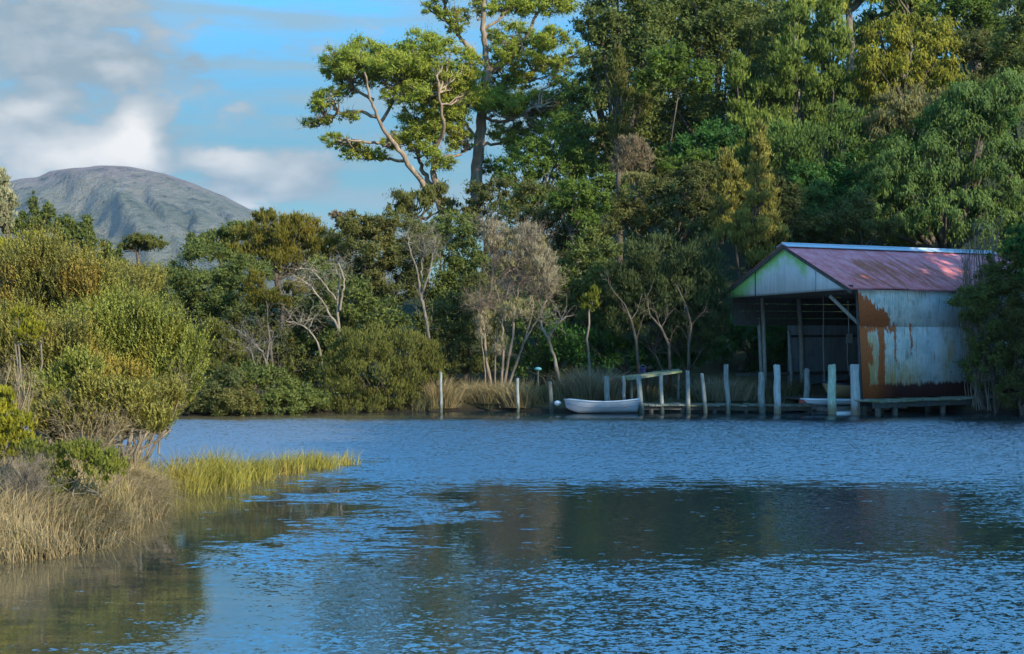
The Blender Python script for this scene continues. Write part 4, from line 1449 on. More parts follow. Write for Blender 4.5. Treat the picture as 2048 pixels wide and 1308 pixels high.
tree('shrub_tree', 'dark tea tree under the leaning bare tree', 'tree', 49, 740,
     [(740, 500, 60, 55), (710, 450, 40, 26), (765, 445, 40, 26), (790, 560, 60, 70), (720, 580, 55, 60), (830, 500, 45, 60)], 'tea', 58900, .115, .042, 'rand', .26, GB, r=.16)
tree('shrub_tree', 'black green tree filling the gap beneath the gum trees', 'tree', 50.5, 900,
     [(880, 540, 75, 75), (920, 620, 70, 80), (860, 650, 70, 70), (950, 540, 50, 60), (900, 470, 60, 40)], 'dark', 49600, .13, .05, 'rand', .28, GB, r=.18)
tree('shrub_tree', 'deep shaded shrub behind the tangle of dead branches', 'shrub', 47, 620,
     [(620, 640, 70, 70), (560, 690, 60, 60), (680, 680, 60, 60), (640, 560, 50, 50)], 'dark', 40300, .12, .045, 'rand', .28, GB, r=.12)
tree('shrub_tree', 'small olive green tree overhanging the water at the inlet', 'shrub', 42.6, 425,
     [(430, 665, 42, 26), (405, 700, 35, 30), (455, 705, 40, 30), (425, 740, 50, 25)], 'olive', 21700, .095, .034, 'up', .3, GB, bark=BARK, r=.08, stems=3)
tree('shrub_tree', 'low dark shrub dipping to the water near the inlet', 'shrub', 39.8, 420,
     [(400, 790, 55, 40), (460, 780, 55, 45), (350, 805, 40, 30), (430, 812, 60, 20), (490, 808, 40, 24)], 'tea', 27900, .10, .036, 'rand', .28, GB, r=.08, stems=3)
tree('shrub_tree', 'low dark shrub with pale stems midway along the shaded bank', 'shrub', 40.4, 545,
     [(540, 780, 50, 42), (590, 790, 45, 35), (510, 750, 45, 30), (560, 810, 60, 20), (625, 800, 40, 26)], 'dark', 24800, .10, .036, 'rand', .28, GB, bark=BARK_PALE, r=.06, stems=4)
tree('shrub_tree', 'round olive shrub with yellow tips at the water edge', 'shrub', 41.6, 750,
     [(740, 690, 75, 42), (690, 720, 55, 45), (800, 700, 60, 45), (740, 750, 100, 45), (820, 750, 40, 45), (680, 785, 50, 36), (780, 790, 70, 32), (720, 808, 90, 18)], 'olive', 71300, .09, .030, 'up', .27, GB, r=.09, stems=4)
tree('shrub', 'upright yellowish shrub crowded against the round olive shrub', 'shrub', 42.0, 865,
     [(860, 720, 22, 35), (880, 745, 18, 30), (850, 690, 14, 25)], 'olive', 9300, .10, .026, 'up', .36, GB, r=.05, stems=3)
for lab, Y, bx, lobes, col, n in (
    ('dark thicket behind the dead shrub of the inlet', 45, 500, [(470, 740, 70, 50), (540, 710, 70, 60), (500, 650, 60, 50), (600, 740, 60, 50)], 'tea', 26000),
    ('dark thicket under the tangle of dead branches', 45.5, 690, [(650, 720, 60, 60), (720, 660, 60, 60), (690, 600, 50, 60), (760, 640, 60, 50)], 'dark', 26000),
    ('shaded thicket between the bare tree and the brown bush', 46, 920, [(900, 720, 60, 55), (950, 690, 60, 70), (900, 640, 50, 60), (960, 600, 45, 60)], 'tea', 24000),
    ('shaded thicket right of the brown bush trunks', 46.5, 1080, [(1060, 700, 60, 60), (1110, 640, 60, 60), (1060, 620, 50, 50), (1130, 730, 60, 35)], 'deep', 22000),
    ('dark thicket closing the gap left of the leaning gum', 55, 760, [(720, 470, 50, 35), (790, 470, 60, 40), (840, 450, 50, 30), (680, 490, 50, 40)], 'tea', 14000),
    ('dark thicket closing the gap below the tall gum', 54, 980, [(960, 470, 60, 45), (1020, 440, 50, 40), (1000, 520, 60, 50), (900, 450, 40, 30)], 'dark', 16000),
    ('olive thicket at the bend of the inlet', 44.5, 340, [(330, 640, 50, 45), (350, 700, 50, 50), (370, 760, 50, 45), (310, 590, 40, 35)], 'tea', 18000),
    ('deep green undergrowth on the slope behind the shed roof', 56, 1850, [(1750, 470, 80, 50), (1850, 480, 90, 50), (1950, 480, 90, 60), (2050, 480, 90, 70)], 'deep', 18000)):
    tree('thicket', lab, 'thicket', Y, bx, lobes, col, n, .12, .045, 'rand', .28, 'thickets filling the far bank', r=.1, stems=2)
tree('forest_tree', 'dark bushy tree closing the gap between the tall gum and the hill', 'tree', 59.5, 1165,
     [(1150, 200, 34, 45), (1160, 285, 42, 50), (1185, 350, 50, 45), (1125, 335, 40, 40), (1215, 385, 50, 35), (1110, 400, 45, 30)], 'deep', 26000, .16, .06, 'rand', .3, GH, r=.12)
for lab, bx, lobes, col, n in (
    ('rounded mid green crown above the grey olive tea tree', 1420, [(1400, 300, 55, 40), (1440, 270, 45, 35), (1360, 300, 40, 30)], 'fern', 14000),
    ('rounded mid green crown hanging over the shed gable', 1640, [(1650, 380, 60, 45), (1700, 350, 55, 40), (1610, 350, 40, 35)], 'fern', 15000),
    ('soft green crown halfway up the hill above the roof', 1760, [(1750, 330, 55, 45), (1800, 300, 50, 40), (1770, 385, 60, 40)], 'green', 16000),
    ('soft green crown on the right shoulder of the hill', 1940, [(1930, 210, 60, 45), (1880, 250, 50, 40), (1980, 250, 55, 45)], 'fern', 16000),
    ('soft olive crown in the upper middle of the hill', 1350, [(1340, 120, 50, 40), (1380, 150, 50, 40), (1310, 160, 40, 30)], 'green', 13000)):
    tree('forest_tree', lab, 'tree', 54.8, bx, lobes, col, n, .15, .055, 'rand', .3, GH, r=.035)
# around the gum trees
tree('shrub_tree', 'green tree between the tall gum and the dark hill', 'tree', 58, 1060,
     [(1060, 310, 45, 40), (1105, 290, 35, 35), (1040, 360, 45, 35), (1095, 350, 45, 45), (1125, 250, 30, 35), (1010, 345, 25, 30), (1145, 320, 35, 40), (1060, 400, 60, 35), (1150, 390, 40, 35)], 'green', 24800, .13, .05, 'rand', .32, GB, r=.15)
tree('shrub_tree', 'olive drooping tree at the foot of the leaning gum', 'tree', 58, 850,
     [(830, 400, 50, 20), (870, 385, 30, 20), (800, 420, 30, 14), (900, 415, 25, 20)], 'olive', 13950, .13, .045, 'droop', .34, GB, r=.1)
tree('shrub_tree', 'olive bush at the foot of the tall gum trunk', 'tree', 57, 965,
     [(960, 390, 35, 26), (1000, 375, 30, 20), (940, 425, 30, 25), (1010, 410, 30, 20)], 'tea', 12400, .13, .045, 'rand', .34, GB, r=.1)
# beyond the inlet
GD = 'distant trees beyond the near bank'
for lab, name, cat, Y, bx, lobes, col, n, mode in (
    ('dark pine clump with two thin tops under the mountain', 'pine_tree', 'pine', 62, 70, [(60, 440, 32, 26), (68, 405, 7, 22), (98, 425, 10, 22), (85, 445, 25, 22), (40, 460, 30, 20)], 'dark', 10850, 'rand'),
    ('round dark pine against the blue side of the mountain', 'pine_tree', 'pine', 60, 140, [(130, 455, 26, 22), (158, 460, 24, 22), (140, 480, 30, 22)], 'dark', 9300, 'rand'),
    ('narrow dark pine right of the round pine', 'pine_tree', 'pine', 60, 174, [(172, 450, 10, 22), (175, 480, 16, 28), (178, 500, 16, 20)], 'dark', 6975, 'rand'),
    ('thin leaning dark tree between narrow pine and umbrella tree', 'pine_tree', 'pine', 59, 215, [(212, 490, 12, 14), (225, 508, 18, 12), (205, 515, 14, 14), (235, 525, 18, 12)], 'dark', 5425, 'rand'),
    ('flat topped umbrella tree on thin stems before the mountain', 'umbrella_tree', 'tree', 64, 285, [(265, 486, 30, 14), (305, 484, 30, 14), (285, 478, 30, 10), (250, 494, 14, 8)], 'olive', 9300, 'rand'),
    ('small grey bare looking tree alone on the skyline', 'skyline_tree', 'tree', 62, 685, [(672, 430, 14, 9), (698, 432, 14, 10), (685, 442, 14, 10)], 'brown', 1500, 'rand'),
    ('scrubby hedge line at the foot of the umbrella tree', 'shrub', 'shrub', 57, 270, [(250, 560, 60, 22), (310, 555, 50, 22), (200, 555, 40, 20)], 'olive', 10850, 'up')):
    tree(name, lab, cat, Y, bx, lobes, col, n, .14, .05, mode, .34, GD, r=.1, per=3)
tree('flowering_tree', 'pale cream flowered tree cut by the left picture edge', 'tree', 34, 2,
     [(2, 365, 16, 26), (8, 405, 24, 32), (0, 440, 30, 28), (-30, 400, 30, 60)], 'pale', 13950, .10, .045, 'up', .3, None, r=.09)

# right of the shed, on the near edge
GR = 'shrubs crowding the right end of the shed'
tree('shrub_tree', 'dark green shrub leaning over the right end of the shed', 'shrub', 40.9, 1990,
     [(1985, 580, 60, 55), (1945, 600, 45, 40), (1990, 660, 65, 60), (1975, 740, 60, 55), (2010, 530, 40, 40)], 'dark', 52700, .09, .034, 'rand', .27, GR, r=.09, stems=3)
tree('shrub_tree', 'tall shaded shrub at the right picture edge by the water', 'shrub', 40.2, 2045,
     [(2040, 620, 40, 70), (2050, 720, 45, 80), (2090, 650, 60, 90), (2030, 780, 40, 40)], 'tea', 37200, .09, .034, 'rand', .27, GR, r=.09, stems=3)
tree('shrub_tree', 'bright green leafy shrub top at the right picture edge', 'shrub', 40.6, 2040, [(2035, 490, 28, 40), (2045, 545, 25, 35), (2070, 500, 30, 60)], 'fern', 13950, .10, .04, 'rand', .32, GR, r=.07)
deadwood('dry_shrub', 'grey brown leafless shrub against the end of the roof ridge', 'shrub', 41.2, 1960, [(1950, 490, 35, 24), (1985, 480, 30, 24), (1930, 520, 22, 18)], 5, .035, 9, .38, DEAD, 3, 5, .007, group=GR)

# -- bare and dead wood


def drawn_tree(name, label, cat, Y, trunks, lobes, mat, tw, tl, tr, levels, kids, upb=.1, per=3):
    """a bare tree whose trunks follow drawn lines; finer limbs and twigs grow from them"""
    x0, y0 = trunks[0][0][0]
    b = P(x0, y0, Y)
    b[2] = float(height(b[0], b[1]))
    root = empty(name, b, label, cat)
    mb = MB()
    J, S_, D_ = [], [], []
    for pts, r0, r1 in trunks:
        q = np.array([P(x, y, Y + rng.uniform(-.25, .25) * (i > 0)) for i, (x, y) in enumerate(pts)])
        q[0, 2] = min(q[0, 2], b[2]) - .12 if (pts[0] == trunks[0][0][0] or pts[0][1] > 700) else q[0, 2]
        m = len(q)
        t = np.linspace(0, m - 1, m * 5)
        f = np.stack([np.interp(t, np.arange(m), q[:, k]) for k in range(3)], -1)
        for _ in range(4):
            f[1:-1] = (f[:-2] + f[1:-1] * 2 + f[2:]) / 4
        f[1:-1] += rng.normal(0, .016, (len(f) - 2, 3))
        mb.tube(f, np.linspace(r0, r1, len(f)) * rng.uniform(.9, 1.15, len(f)), 7, False)
        J += list(f[len(f) // 2:])
        for j in range(len(f) // 2, len(f), 2):
            for _ in range(tw):
                S_.append(f[j])
                D_.append(f[j] - f[j - 1] + rng.normal(0, .12, 3))
    J = np.array(J)
    for c, q in to_world_lobes(lobes, Y):
        for k in range(per):
            e = c + unit(rng.normal(size=3)) * q * rng.uniform(.2, .9)
            a = J[np.argsort(np.linalg.norm(J - e, axis=1) + np.maximum(J[:, 2] - e[2], 0) * 2)[rng.integers(0, 3)]]
            f = limb(a, e, np.array((rng.uniform(-.1, .1), 0, rng.uniform(-.05, .12))) * np.linalg.norm(e - a), 7)
            f[1:-1] += rng.normal(0, .03, (5, 3))
            mb.tube(f, np.linspace(.022, tr * 1.5, 7), 4, False)
            for j in (2, 3, 4, 5, 6):
                S_.append(f[j])
                D_.append(f[j] - f[j - 1] + rng.normal(0, .1, 3))
    link('trunk', mesh_from('trunk', mb.V, faces=mb.Fc, smooth=True), mat, root)
    a = twig_segs(np.array(S_), np.array(D_), tl, tr, levels, kids, .6, .62, upb)
    link('twigs', segs_mesh('twigs', *a), mat, root)
    return root


BROWN_DEAD = bark_mat((.115, .085, .06), (.25, .20, .15))
CROWN_DB = [(1058, 475, 42, 32), (1030, 530, 42, 45), (1080, 520, 42, 46), (988, 468, 36, 32), (1092, 560, 32, 36), (965, 610, 10, 30), (1045, 575, 38, 32), (1005, 520, 26, 30)]
root = drawn_tree('dead_bush', 'large dry brown bush with twisted trunks catching the sun', 'dead tree', 43.4,
    [([(985, 745), (968, 690), (972, 620), (985, 560), (988, 500), (984, 450)], 0.051, 0.021), ([(1000, 745), (1008, 690), (1003, 620), (988, 560)], 0.048, 0.017),
     ([(1003, 745), (1025, 680), (1030, 620), (1040, 560), (1060, 500)], 0.048, 0.017), ([(1008, 748), (1045, 690), (1062, 640), (1068, 580), (1090, 530)], 0.041, 0.014),
     ([(1045, 690), (1075, 640), (1092, 600)], 0.024, 0.010), ([(975, 740), (962, 670), (958, 600)], 0.024, 0.010), ([(990, 745), (992, 660), (1012, 590), (1030, 540)], 0.031, 0.014)],
    CROWN_DB, BROWN_DEAD, 3, .42, .0075, 3, 5, .12, 12)
W_ = to_world_lobes(CROWN_DB[:5] + [(968, 640, 16, 40), (1035, 620, 40, 30), (1000, 690, 25, 25)], 43.4)
link('foliage', foliage('foliage', W_, 30000, .10, .014, 'up', .30), leaf_mat((.19, .16, .11), (.34, .30, .19), .2, (.30, .27, .10)), root)
drawn_tree('bare_tree', 'slender grey bare tree leaning left above the olive shrub', 'dead tree', 44.6,
    [([(878, 740), (862, 690), (852, 640), (842, 590)], .06, .045), ([(842, 590), (835, 540), (818, 500), (815, 465)], .04, .015),
     ([(842, 590), (858, 550), (868, 505), (872, 470)], .04, .015), ([(842, 585), (845, 530), (848, 480)], .03, .012)],
    [(830, 480, 22, 18), (868, 485, 24, 20), (850, 500, 20, 20)], BARK_PALE, 2, .45, .009, 3, 3)
drawn_tree('dead_branches', 'tangle of bleached dead branches arching over the bank', 'dead tree', 43.6,
    [([(690, 740), (678, 660), (674, 600), (682, 560), (668, 530)], .05, .02), ([(684, 670), (650, 610), (620, 570), (585, 550)], .04, .015),
     ([(680, 620), (690, 560), (676, 525), (682, 515)], .035, .015), ([(650, 740), (640, 690), (610, 650), (565, 640)], .04, .015), ([(672, 600), (640, 555), (610, 535), (590, 540)], .03, .012)],
    [(610, 555, 40, 22), (650, 540, 30, 20), (590, 645, 40, 20), (640, 620, 35, 20)], DEAD, 2, .45, .008, 3, 3, .02)
drawn_tree('dead_branches', 'grey twiggy dead shrub reaching up from the inlet bank', 'dead tree', 41.2,
    [([(540, 815), (536, 760), (530, 710), (500, 680), (475, 660)], .04, .016), ([(533, 735), (535, 690), (550, 660)], .03, .012), ([(528, 715), (505, 700), (482, 690)], .025, .01)],
    [(500, 690, 30, 20), (525, 700, 24, 24)], BARK_PALE, 2, .42, .008, 3, 3, .04)
drawn_tree('bare_tree', 'thin dead trunk slanting down to the rushes behind the dinghy', 'dead tree', 43.0,
    [([(1125, 750), (1110, 710), (1092, 670), (1078, 640)], .06, .03), ([(1095, 680), (1112, 650), (1135, 632)], .03, .012)],
    [(1085, 640, 16, 18), (1120, 635, 22, 14)], BARK_PALE, 1, .45, .009, 2, 3)
for lab, bx, pts in (
    ('pale thin trunk standing in the shaded bank by the inlet', 548, [(546, 826), (548, 760), (541, 690), (536, 650)]),
    ('forked grey trunk under the left side of the domed tea tree', 1340, [(1342, 742), (1338, 690), (1322, 655), (1300, 630)]),
    ('straight grey trunk under the right side of the domed tea tree', 1378, [(1378, 735), (1377, 690), (1382, 650), (1372, 610)]),
    ('thin dark trunk under the domed tea tree nearest the shed', 1279, [(1282, 720), (1272, 680), (1262, 640), (1250, 610)])):
    root = empty('bare_sapling', base_of(bx, 43.6), lab, 'sapling', 'thin trunks under the shrubs')
    q = [P(x, y, 43.3) for x, y in pts]
    q[0][2] = min(q[0][2], base_of(bx, 43.3)[2]) - .1
    t = MB().tube(q, [.055, .048, .04, .025], 7)
    link('trunk', mesh_from('trunk', t.V, faces=t.Fc, smooth=True), BARK_DARK, root)
    a = twig_segs(np.array([q[1], q[2], q[2], q[3]]), np.array([(.4, 0, 1), (-.4, 0, .8), (.5, 0, .6), (-.3, 0, 1.0)]), .7, .022, 3, 3, .5)
    link('twigs', segs_mesh('twigs', *a), BARK_DARK, root)

# ------------------------------------------------------------------ the two big gum trees


def gum(name, label, Y, base, trunks, lobes, n):
    b = base_of(base, Y)
    root = empty(name, b, label, 'gum tree', None)
    mb = MB()
    joints = []
    for pts, r0, r1, dy in trunks:
        q = [P(x, y, Y) for x, y in pts]
        m = len(q)
        for i, v in enumerate(q):
            v[1] += dy * i / (m - 1)
        q = np.array(q)
        # smooth the line
        t = np.linspace(0, m - 1, m * 4)
        f = np.stack([np.interp(t, np.arange(m), q[:, k]) for k in range(3)], -1)
        for _ in range(2):
            f[1:-1] = (f[:-2] + f[1:-1] * 2 + f[2:]) / 4
        f[1:-1] += rng.normal(0, .03, (len(f) - 2, 3))
        mb.tube(f, np.linspace(r0, r1, len(f)), 8, False)
        joints += [v for v in f[len(f) // 3:]]
    W_ = to_world_lobes([(a_, b_, c_ * 1.45, d_ * 1.42) for a_, b_, c_, d_ in lobes], Y, .9, .7)
    J = np.array(joints)
    S_, D_ = [], []
    for c, q in W_:
        d = np.linalg.norm((J - c) * np.array((1, .6, 1)), axis=1) + np.maximum(J[:, 2] - c[2], 0) * 1.2
        for a in J[np.argsort(d)[[0, 3]]]:
            for k in range(2):
                e = c + unit(rng.normal(size=3)) * q * .55
                e[2] = min(e[2], c[2] + q[2] * .2)
                f = limb(a, e, np.array((0, 0, -.10)) * np.linalg.norm(e - a), 7)
                f[1:-1] += rng.normal(0, .09, (5, 3))
                mb.tube(f, np.linspace(.055, .018, 7), 5, False)
                for j in (2, 3, 4, 5, 6):
                    S_.append(f[j])
                    D_.append(e - a)
    link('trunk', mesh_from('trunk', mb.V, faces=mb.Fc, smooth=True), GUM_BARK, root)
    a = twig_segs(np.array(S_), np.array(D_), .5, .018, 2, 3, .7)
    link('twigs', segs_mesh('twigs', *a), BARK, root)
    k, c, pch = C_['gum']
    link('crown', foliage('crown', W_, int(n * 3.4), .15, .045, 'rand', .30, 1.0, .7), leaf_mat(k, c, .48, pch), root)


gum('tall_gum', 'tallest gum tree with a straight tan trunk rising out of the frame', 66, 950,
    [([(945, 470), (952, 400), (955, 330), (960, 260), (968, 190), (976, 140)], .33, .22, 0),
     ([(976, 140), (970, 95), (965, 40), (970, -40)], .17, .10, -1), ([(972, 130), (935, 90), (915, 60), (890, 10)], .15, .05, 1.5),
     ([(976, 140), (1010, 120), (1050, 80), (1072, 30), (1085, -20)], .14, .05, 1), ([(960, 230), (1000, 250), (1040, 240), (1070, 225)], .09, .03, -1.5),
     ([(957, 290), (1000, 285), (1030, 275), (1010, 380)], .08, .03, 1), ([(970, 175), (1020, 160), (1090, 110)], .08, .03, 2), ([(960, 280), (930, 250), (900, 215)], .09, .03, -2),
     ([(965, 60), (1000, 40), (1020, 10)], .08, .03, 0)],
    [(912, 38, 24, 20), (865, 14, 16, 14), (965, 12, 22, 16), (1000, 15, 16, 12), (1030, -10, 40, 28), (1085, 10, 42, 28), (1120, 5, 26, 22), (1020, 70, 34, 18), (1005, 92, 22, 16),
     (1075, 82, 26, 18), (1108, 78, 26, 20), (1015, 122, 28, 18), (1000, 150, 26, 15), (1040, 160, 28, 14), (1115, 150, 24, 22), (1135, 180, 20, 14), (1060, 205, 40, 15), (1095, 195, 30, 14),
     (900, 170, 40, 22), (945, 178, 44, 24), (990, 195, 40, 24), (1030, 215, 34, 18), (1010, 262, 30, 18), (1040, 280, 28, 20), (1125, 215, 26, 16), (1150, 110, 26, 18), (1090, 250, 36, 22), (1060, 300, 36, 20), (985, 330, 20, 18), (1130, 270, 26, 22), (890, -20, 30, 20), (950, -40, 40, 25), (925, 198, 50, 18), (1000, 212, 44, 17), (1080, 228, 34, 12), (1055, 112, 40, 20), (1100, 125, 26, 17)], 46000)
gum('leaning_gum', 'broad many stemmed gum tree spreading left over the bank', 64, 893,
    [([(903, 500), (890, 450), (878, 400), (868, 350), (866, 300), (870, 250), (868, 190)], .27, .04, 0),
     ([(880, 405), (845, 370), (820, 335), (800, 300), (770, 265), (755, 230), (745, 195), (738, 160)], .16, .04, -2),
     ([(878, 390), (855, 360), (838, 325), (830, 290), (845, 240), (842, 190)], .14, .03, 2), ([(868, 320), (900, 312), (930, 300), (950, 285)], .09, .03, 1),
     ([(800, 300), (770, 290), (735, 288), (700, 285)], .09, .04, -1), ([(757, 235), (715, 220), (675, 222), (645, 235)], .09, .04, 1), ([(812, 322), (780, 315), (750, 312), (715, 300)], .08, .04, 2),
     ([(866, 300), (890, 270), (885, 230), (880, 180)], .12, .05, -2), ([(760, 245), (790, 200), (795, 160)], .09, .05, 0), ([(748, 200), (710, 180), (690, 150)], .08, .04, 0)],
    [(690, 118, 32, 24), (735, 112, 42, 26), (780, 122, 40, 26), (840, 92, 38, 24), (815, 118, 36, 24), (870, 110, 42, 28), (915, 125, 34, 24), (945, 145, 18, 16), (668, 145, 20, 16), (715, 150, 36, 14),
     (770, 160, 34, 14), (655, 195, 22, 16), (638, 208, 18, 14), (690, 180, 18, 12), (620, 246, 11, 9), (697, 232, 16, 10), (668, 282, 22, 11), (705, 300, 26, 13), (745, 310, 24, 11), (650, 240, 10, 7),
     (815, 275, 32, 18), (845, 265, 30, 20), (870, 215, 36, 24), (905, 235, 30, 26), (880, 320, 24, 18), (835, 165, 36, 18), (880, 165, 36, 18), (795, 190, 26, 16), (920, 190, 26, 16), (850, 300, 22, 14), (920, 280, 22, 18), (780, 285, 14, 10), (715, 132, 46, 22), (795, 138, 44, 22), (858, 145, 40, 22), (905, 155, 40, 20), (850, 190, 44, 18), (870, 248, 40, 22), (835, 230, 30, 18)], 42000)

# ------------------------------------------------------------------ the near left bank
GN = 'bushes on the near left bank'
heath('heath_bush', 'large olive gold heath bush at the back of the near bank', 'heath bush', 25.5, 120,
      [(50, 570, 85, 58), (125, 585, 75, 58), (190, 605, 62, 50), (245, 625, 50, 40), (60, 650, 80, 50), (150, 660, 80, 50)], 'heath', 6000, .47, lean=.38, group=GN)
heath('heath_bush', 'small olive heath bush jutting out behind the big ones', 'heath bush', 27.5, 285, [(275, 575, 40, 22), (240, 580, 30, 20), (255, 600, 40, 20)], 'heath', 900, .32, group=GN)
heath('heath_bush', 'big spiky green gold heath bush leaning over the inlet', 'heath bush', 23, 190,
      [(240, 690, 75, 55), (300, 705, 60, 55), (343, 740, 46, 48), (185, 705, 60, 55), (285, 770, 75, 42), (345, 775, 42, 24), (215, 755, 65, 50), (310, 820, 48, 34), (250, 825, 55, 34), (345, 800, 34, 26), (290, 858, 40, 26), (225, 862, 45, 26)], 'heathg', 9000, .47, lean=.38, group=GN)
heath('heath_bush', 'middle heath bush with grey bare patches in front of the olive one', 'heath bush', 22, 110,
      [(110, 710, 65, 55), (60, 725, 60, 50), (150, 765, 60, 45), (90, 785, 70, 45), (20, 700, 50, 50), (200, 800, 50, 35)], 'heath', 5200, .44, lean=.38, group=GN)
heath('heath_bush', 'low grey olive heath bush between the dead shrub and the inlet', 'heath bush', 19.7, 200,
      [(185, 810, 45, 30), (245, 815, 50, 30), (150, 845, 45, 28), (295, 855, 32, 20), (215, 860, 45, 25), (100, 850, 40, 30)], 'heath', 3000, .26, group=GN)
heath('heath_bush', 'orange tipped heath shrub in the middle of the near bank', 'heath bush', 20.9, 235, [(225, 768, 22, 9), (255, 758, 20, 9), (280, 772, 16, 8)], 'orange', 260, .22, group=GN)
heath('heath_bush', 'dark green heath shrub low on the near bank', 'heath bush', 20.4, 120, [(115, 790, 40, 24), (165, 760, 30, 22), (95, 815, 30, 20)], 'heathg', 800, .28, group=GN)
heath('heath_bush', 'gold edged low shrub hanging toward the water of the inlet', 'heath bush', 21.5, 225, [(310, 815, 36, 24), (285, 840, 30, 20), (335, 800, 20, 14)], 'heath', 900, .24, group=GN)
tree('lime_bush', 'lime yellow leafy bush low at the left picture edge', 'bush', 17.6, 20, [(35, 850, 38, 34), (15, 890, 45, 38), (50, 890, 30, 28), (-20, 840, 50, 50), (5, 800, 30, 30)], 'goldlime', 9000, .055, .026, 'up', .3, GN, bark=BARK, r=.04, stems=4)
tree('lime_bush', 'small lime bush with two lobes above the straw grass', 'bush', 17.0, 150, [(120, 955, 34, 38), (110, 920, 32, 26), (195, 922, 52, 28), (228, 938, 30, 26), (155, 900, 42, 22), (70, 900, 34, 26)], 'heathg', 11000, .05, .02, 'up', .34, GN, bark=BARK, r=.03, stems=4)
tree('lime_bush', 'yellow leafy patch growing through the middle heath bush', 'bush', 20.6, 55, [(45, 625, 24, 18), (55, 665, 30, 22), (70, 655, 20, 18)], 'goldlime', 3000, .055, .026, 'up', .34, GN, bark=BARK, r=.03, stems=3)
tree('lime_bush', 'yellow green bush on top of the near bank at the left edge', 'bush', 27.5, 20, [(15, 490, 30, 18), (45, 500, 20, 12), (70, 475, 22, 12), (95, 490, 22, 14)], 'goldlime', 4200, .07, .03, 'up', .34, GN, bark=BARK, r=.04, stems=3)
deadwood('dead_shrub', 'grey dead shrub with fanned bare branches on the near bank', 'dead shrub', 19.4, 165,
         [(130, 835, 40, 24), (190, 840, 45, 22), (240, 850, 40, 20)], 6, .010, 11, .24, DEAD_WARM, 3, 5, .0038, spread=.18)
deadwood('dead_shrub', 'pale dead shrub at the left edge above the lime bush', 'dead shrub', 19.0, 30,
         [(30, 745, 30, 22), (20, 780, 35, 22), (60, 770, 22, 20)], 6, .012, 7, .2, DEAD_WARM, 3, 4, .0038, spread=.15)
deadwood('dead_shrub', 'bleached brushwood sticking out from under the spiky heath bush', 'dead shrub', 22.6, 255,
         [(365, 770, 22, 12), (345, 785, 25, 12), (320, 790, 30, 14)], 5, .012, 7, .24, DEAD_WARM, 3, 4, .0042, spread=.2, upb=-.05)
deadwood('dead_shrub', 'dark bare twiggy shrub between the small lime bush and the grass', 'dead shrub', 16.6, 60,
         [(40, 940, 40, 26), (70, 960, 30, 26), (20, 970, 30, 22)], 6, .014, 12, .2, BARK, 3, 5, .0035, spread=.15)

# ------------------------------------------------------------------ grass and reeds


def on_land(n, x0, x1, y0, y1, test=None, lo=.04, hi=3.0):
    x, y = rng.uniform(x0, x1, n), rng.uniform(y0, y1, n)
    h = height(x, y)
    k = (h > lo) & (h < hi)
    if test is not None:
        k &= test(x, y)
    return np.stack([x[k], y[k], h[k] - .03], -1)


GRASS = leaf_mat((.20, .15, .075), (.46, .36, .19), .25, (.28, .24, .09), .9)
p = on_land(170000, -11, -4.2, 13.2, 24.5, lambda x, y: (np.interp(y, LS_Y, LS_X) - x) < 4.6, -.06)
p = p[(np.sin(p[:, 0] * 5.1 + p[:, 1]) * np.sin(p[:, 1] * 4.3) + rng.normal(0, .5, len(p))) > -.45][:70000]
o = link('bank_grass', blades('bank_grass', p, rng.uniform(.14, .52, len(p)) * (1 + .3 * np.sin(p[:, 0] * 3) * np.sin(p[:, 1] * 2.1)), np.stack([.36 + .5 * np.sin(p[:, 1] * 2.3 + p[:, 0]), -.25 + .4 * np.sin(p[:, 0] * 3.1), 0 * p[:, 0]], -1), .008, None, curve=.95), GRASS)
tag(o, 'long straw grass bending over the near bank', None, None, 'stuff')
REED = leaf_mat((.21, .165, .035), (.29, .29, .045), .3, (.36, .26, .07), 1.2)
n = 9000
t = rng.random(n) ** .75
cx = -5.6 + t * 2.2
cy = 21.2 + t * 4.0 + rng.normal(0, 1, n) * (.75 * (1 - t) + .30) + .5 * np.sin(t * 9)
hts = (.66 - .34 * t) * rng.uniform(.35, 1.2, n)
p = np.stack([cx + rng.normal(0, .16, n) + .5 * t ** 3 * rng.random(n), cy, np.full(n, -.06)], -1)
clumpy = np.sin(p[:, 0] * 7.3 + 1) * np.sin(p[:, 1] * 4.1) + rng.normal(0, .45, n) > -.1 + .35 * t
p, hts = p[clumpy], hts[clumpy]
o = link('reeds', blades('reeds', p, hts, (.22, 0, 0), .011, None, curve=.35), REED)
tag(o, 'yellow green reeds standing in the shallow water off the near bank', None, None, 'stuff')
p = on_land(30000, -5.5, -4.2, 19, 23.5, None, .0)
o = link('straw_mat', blades('straw_mat', p[:4000], rng.uniform(.15, .42, len(p[:4000])), (.7, -.1, 0), .012, None, curve=.95), leaf_mat((.25, .18, .09), (.46, .36, .20), .2))
tag(o, 'flattened straw at the foot of the reeds', None, None, 'stuff')
HERB = leaf_mat((.07, .085, .025), (.22, .22, .05), .3, (.30, .24, .05), 1.5)
p = on_land(9000, -10, -4.6, 14, 24, lambda x, y: ((np.interp(y, LS_Y, LS_X) - x) < 3.4) & (np.sin(x * 4.1 + 1) * np.sin(y * 3.7) > .25))[:3600]
o = link('bank_herbs', blades('bank_herbs', p, rng.uniform(.12, .42, len(p)), (.1, -.1, 0), .016, None, curve=.7), HERB)
tag(o, 'olive green tufts scattered through the straw grass', None, None, 'stuff')
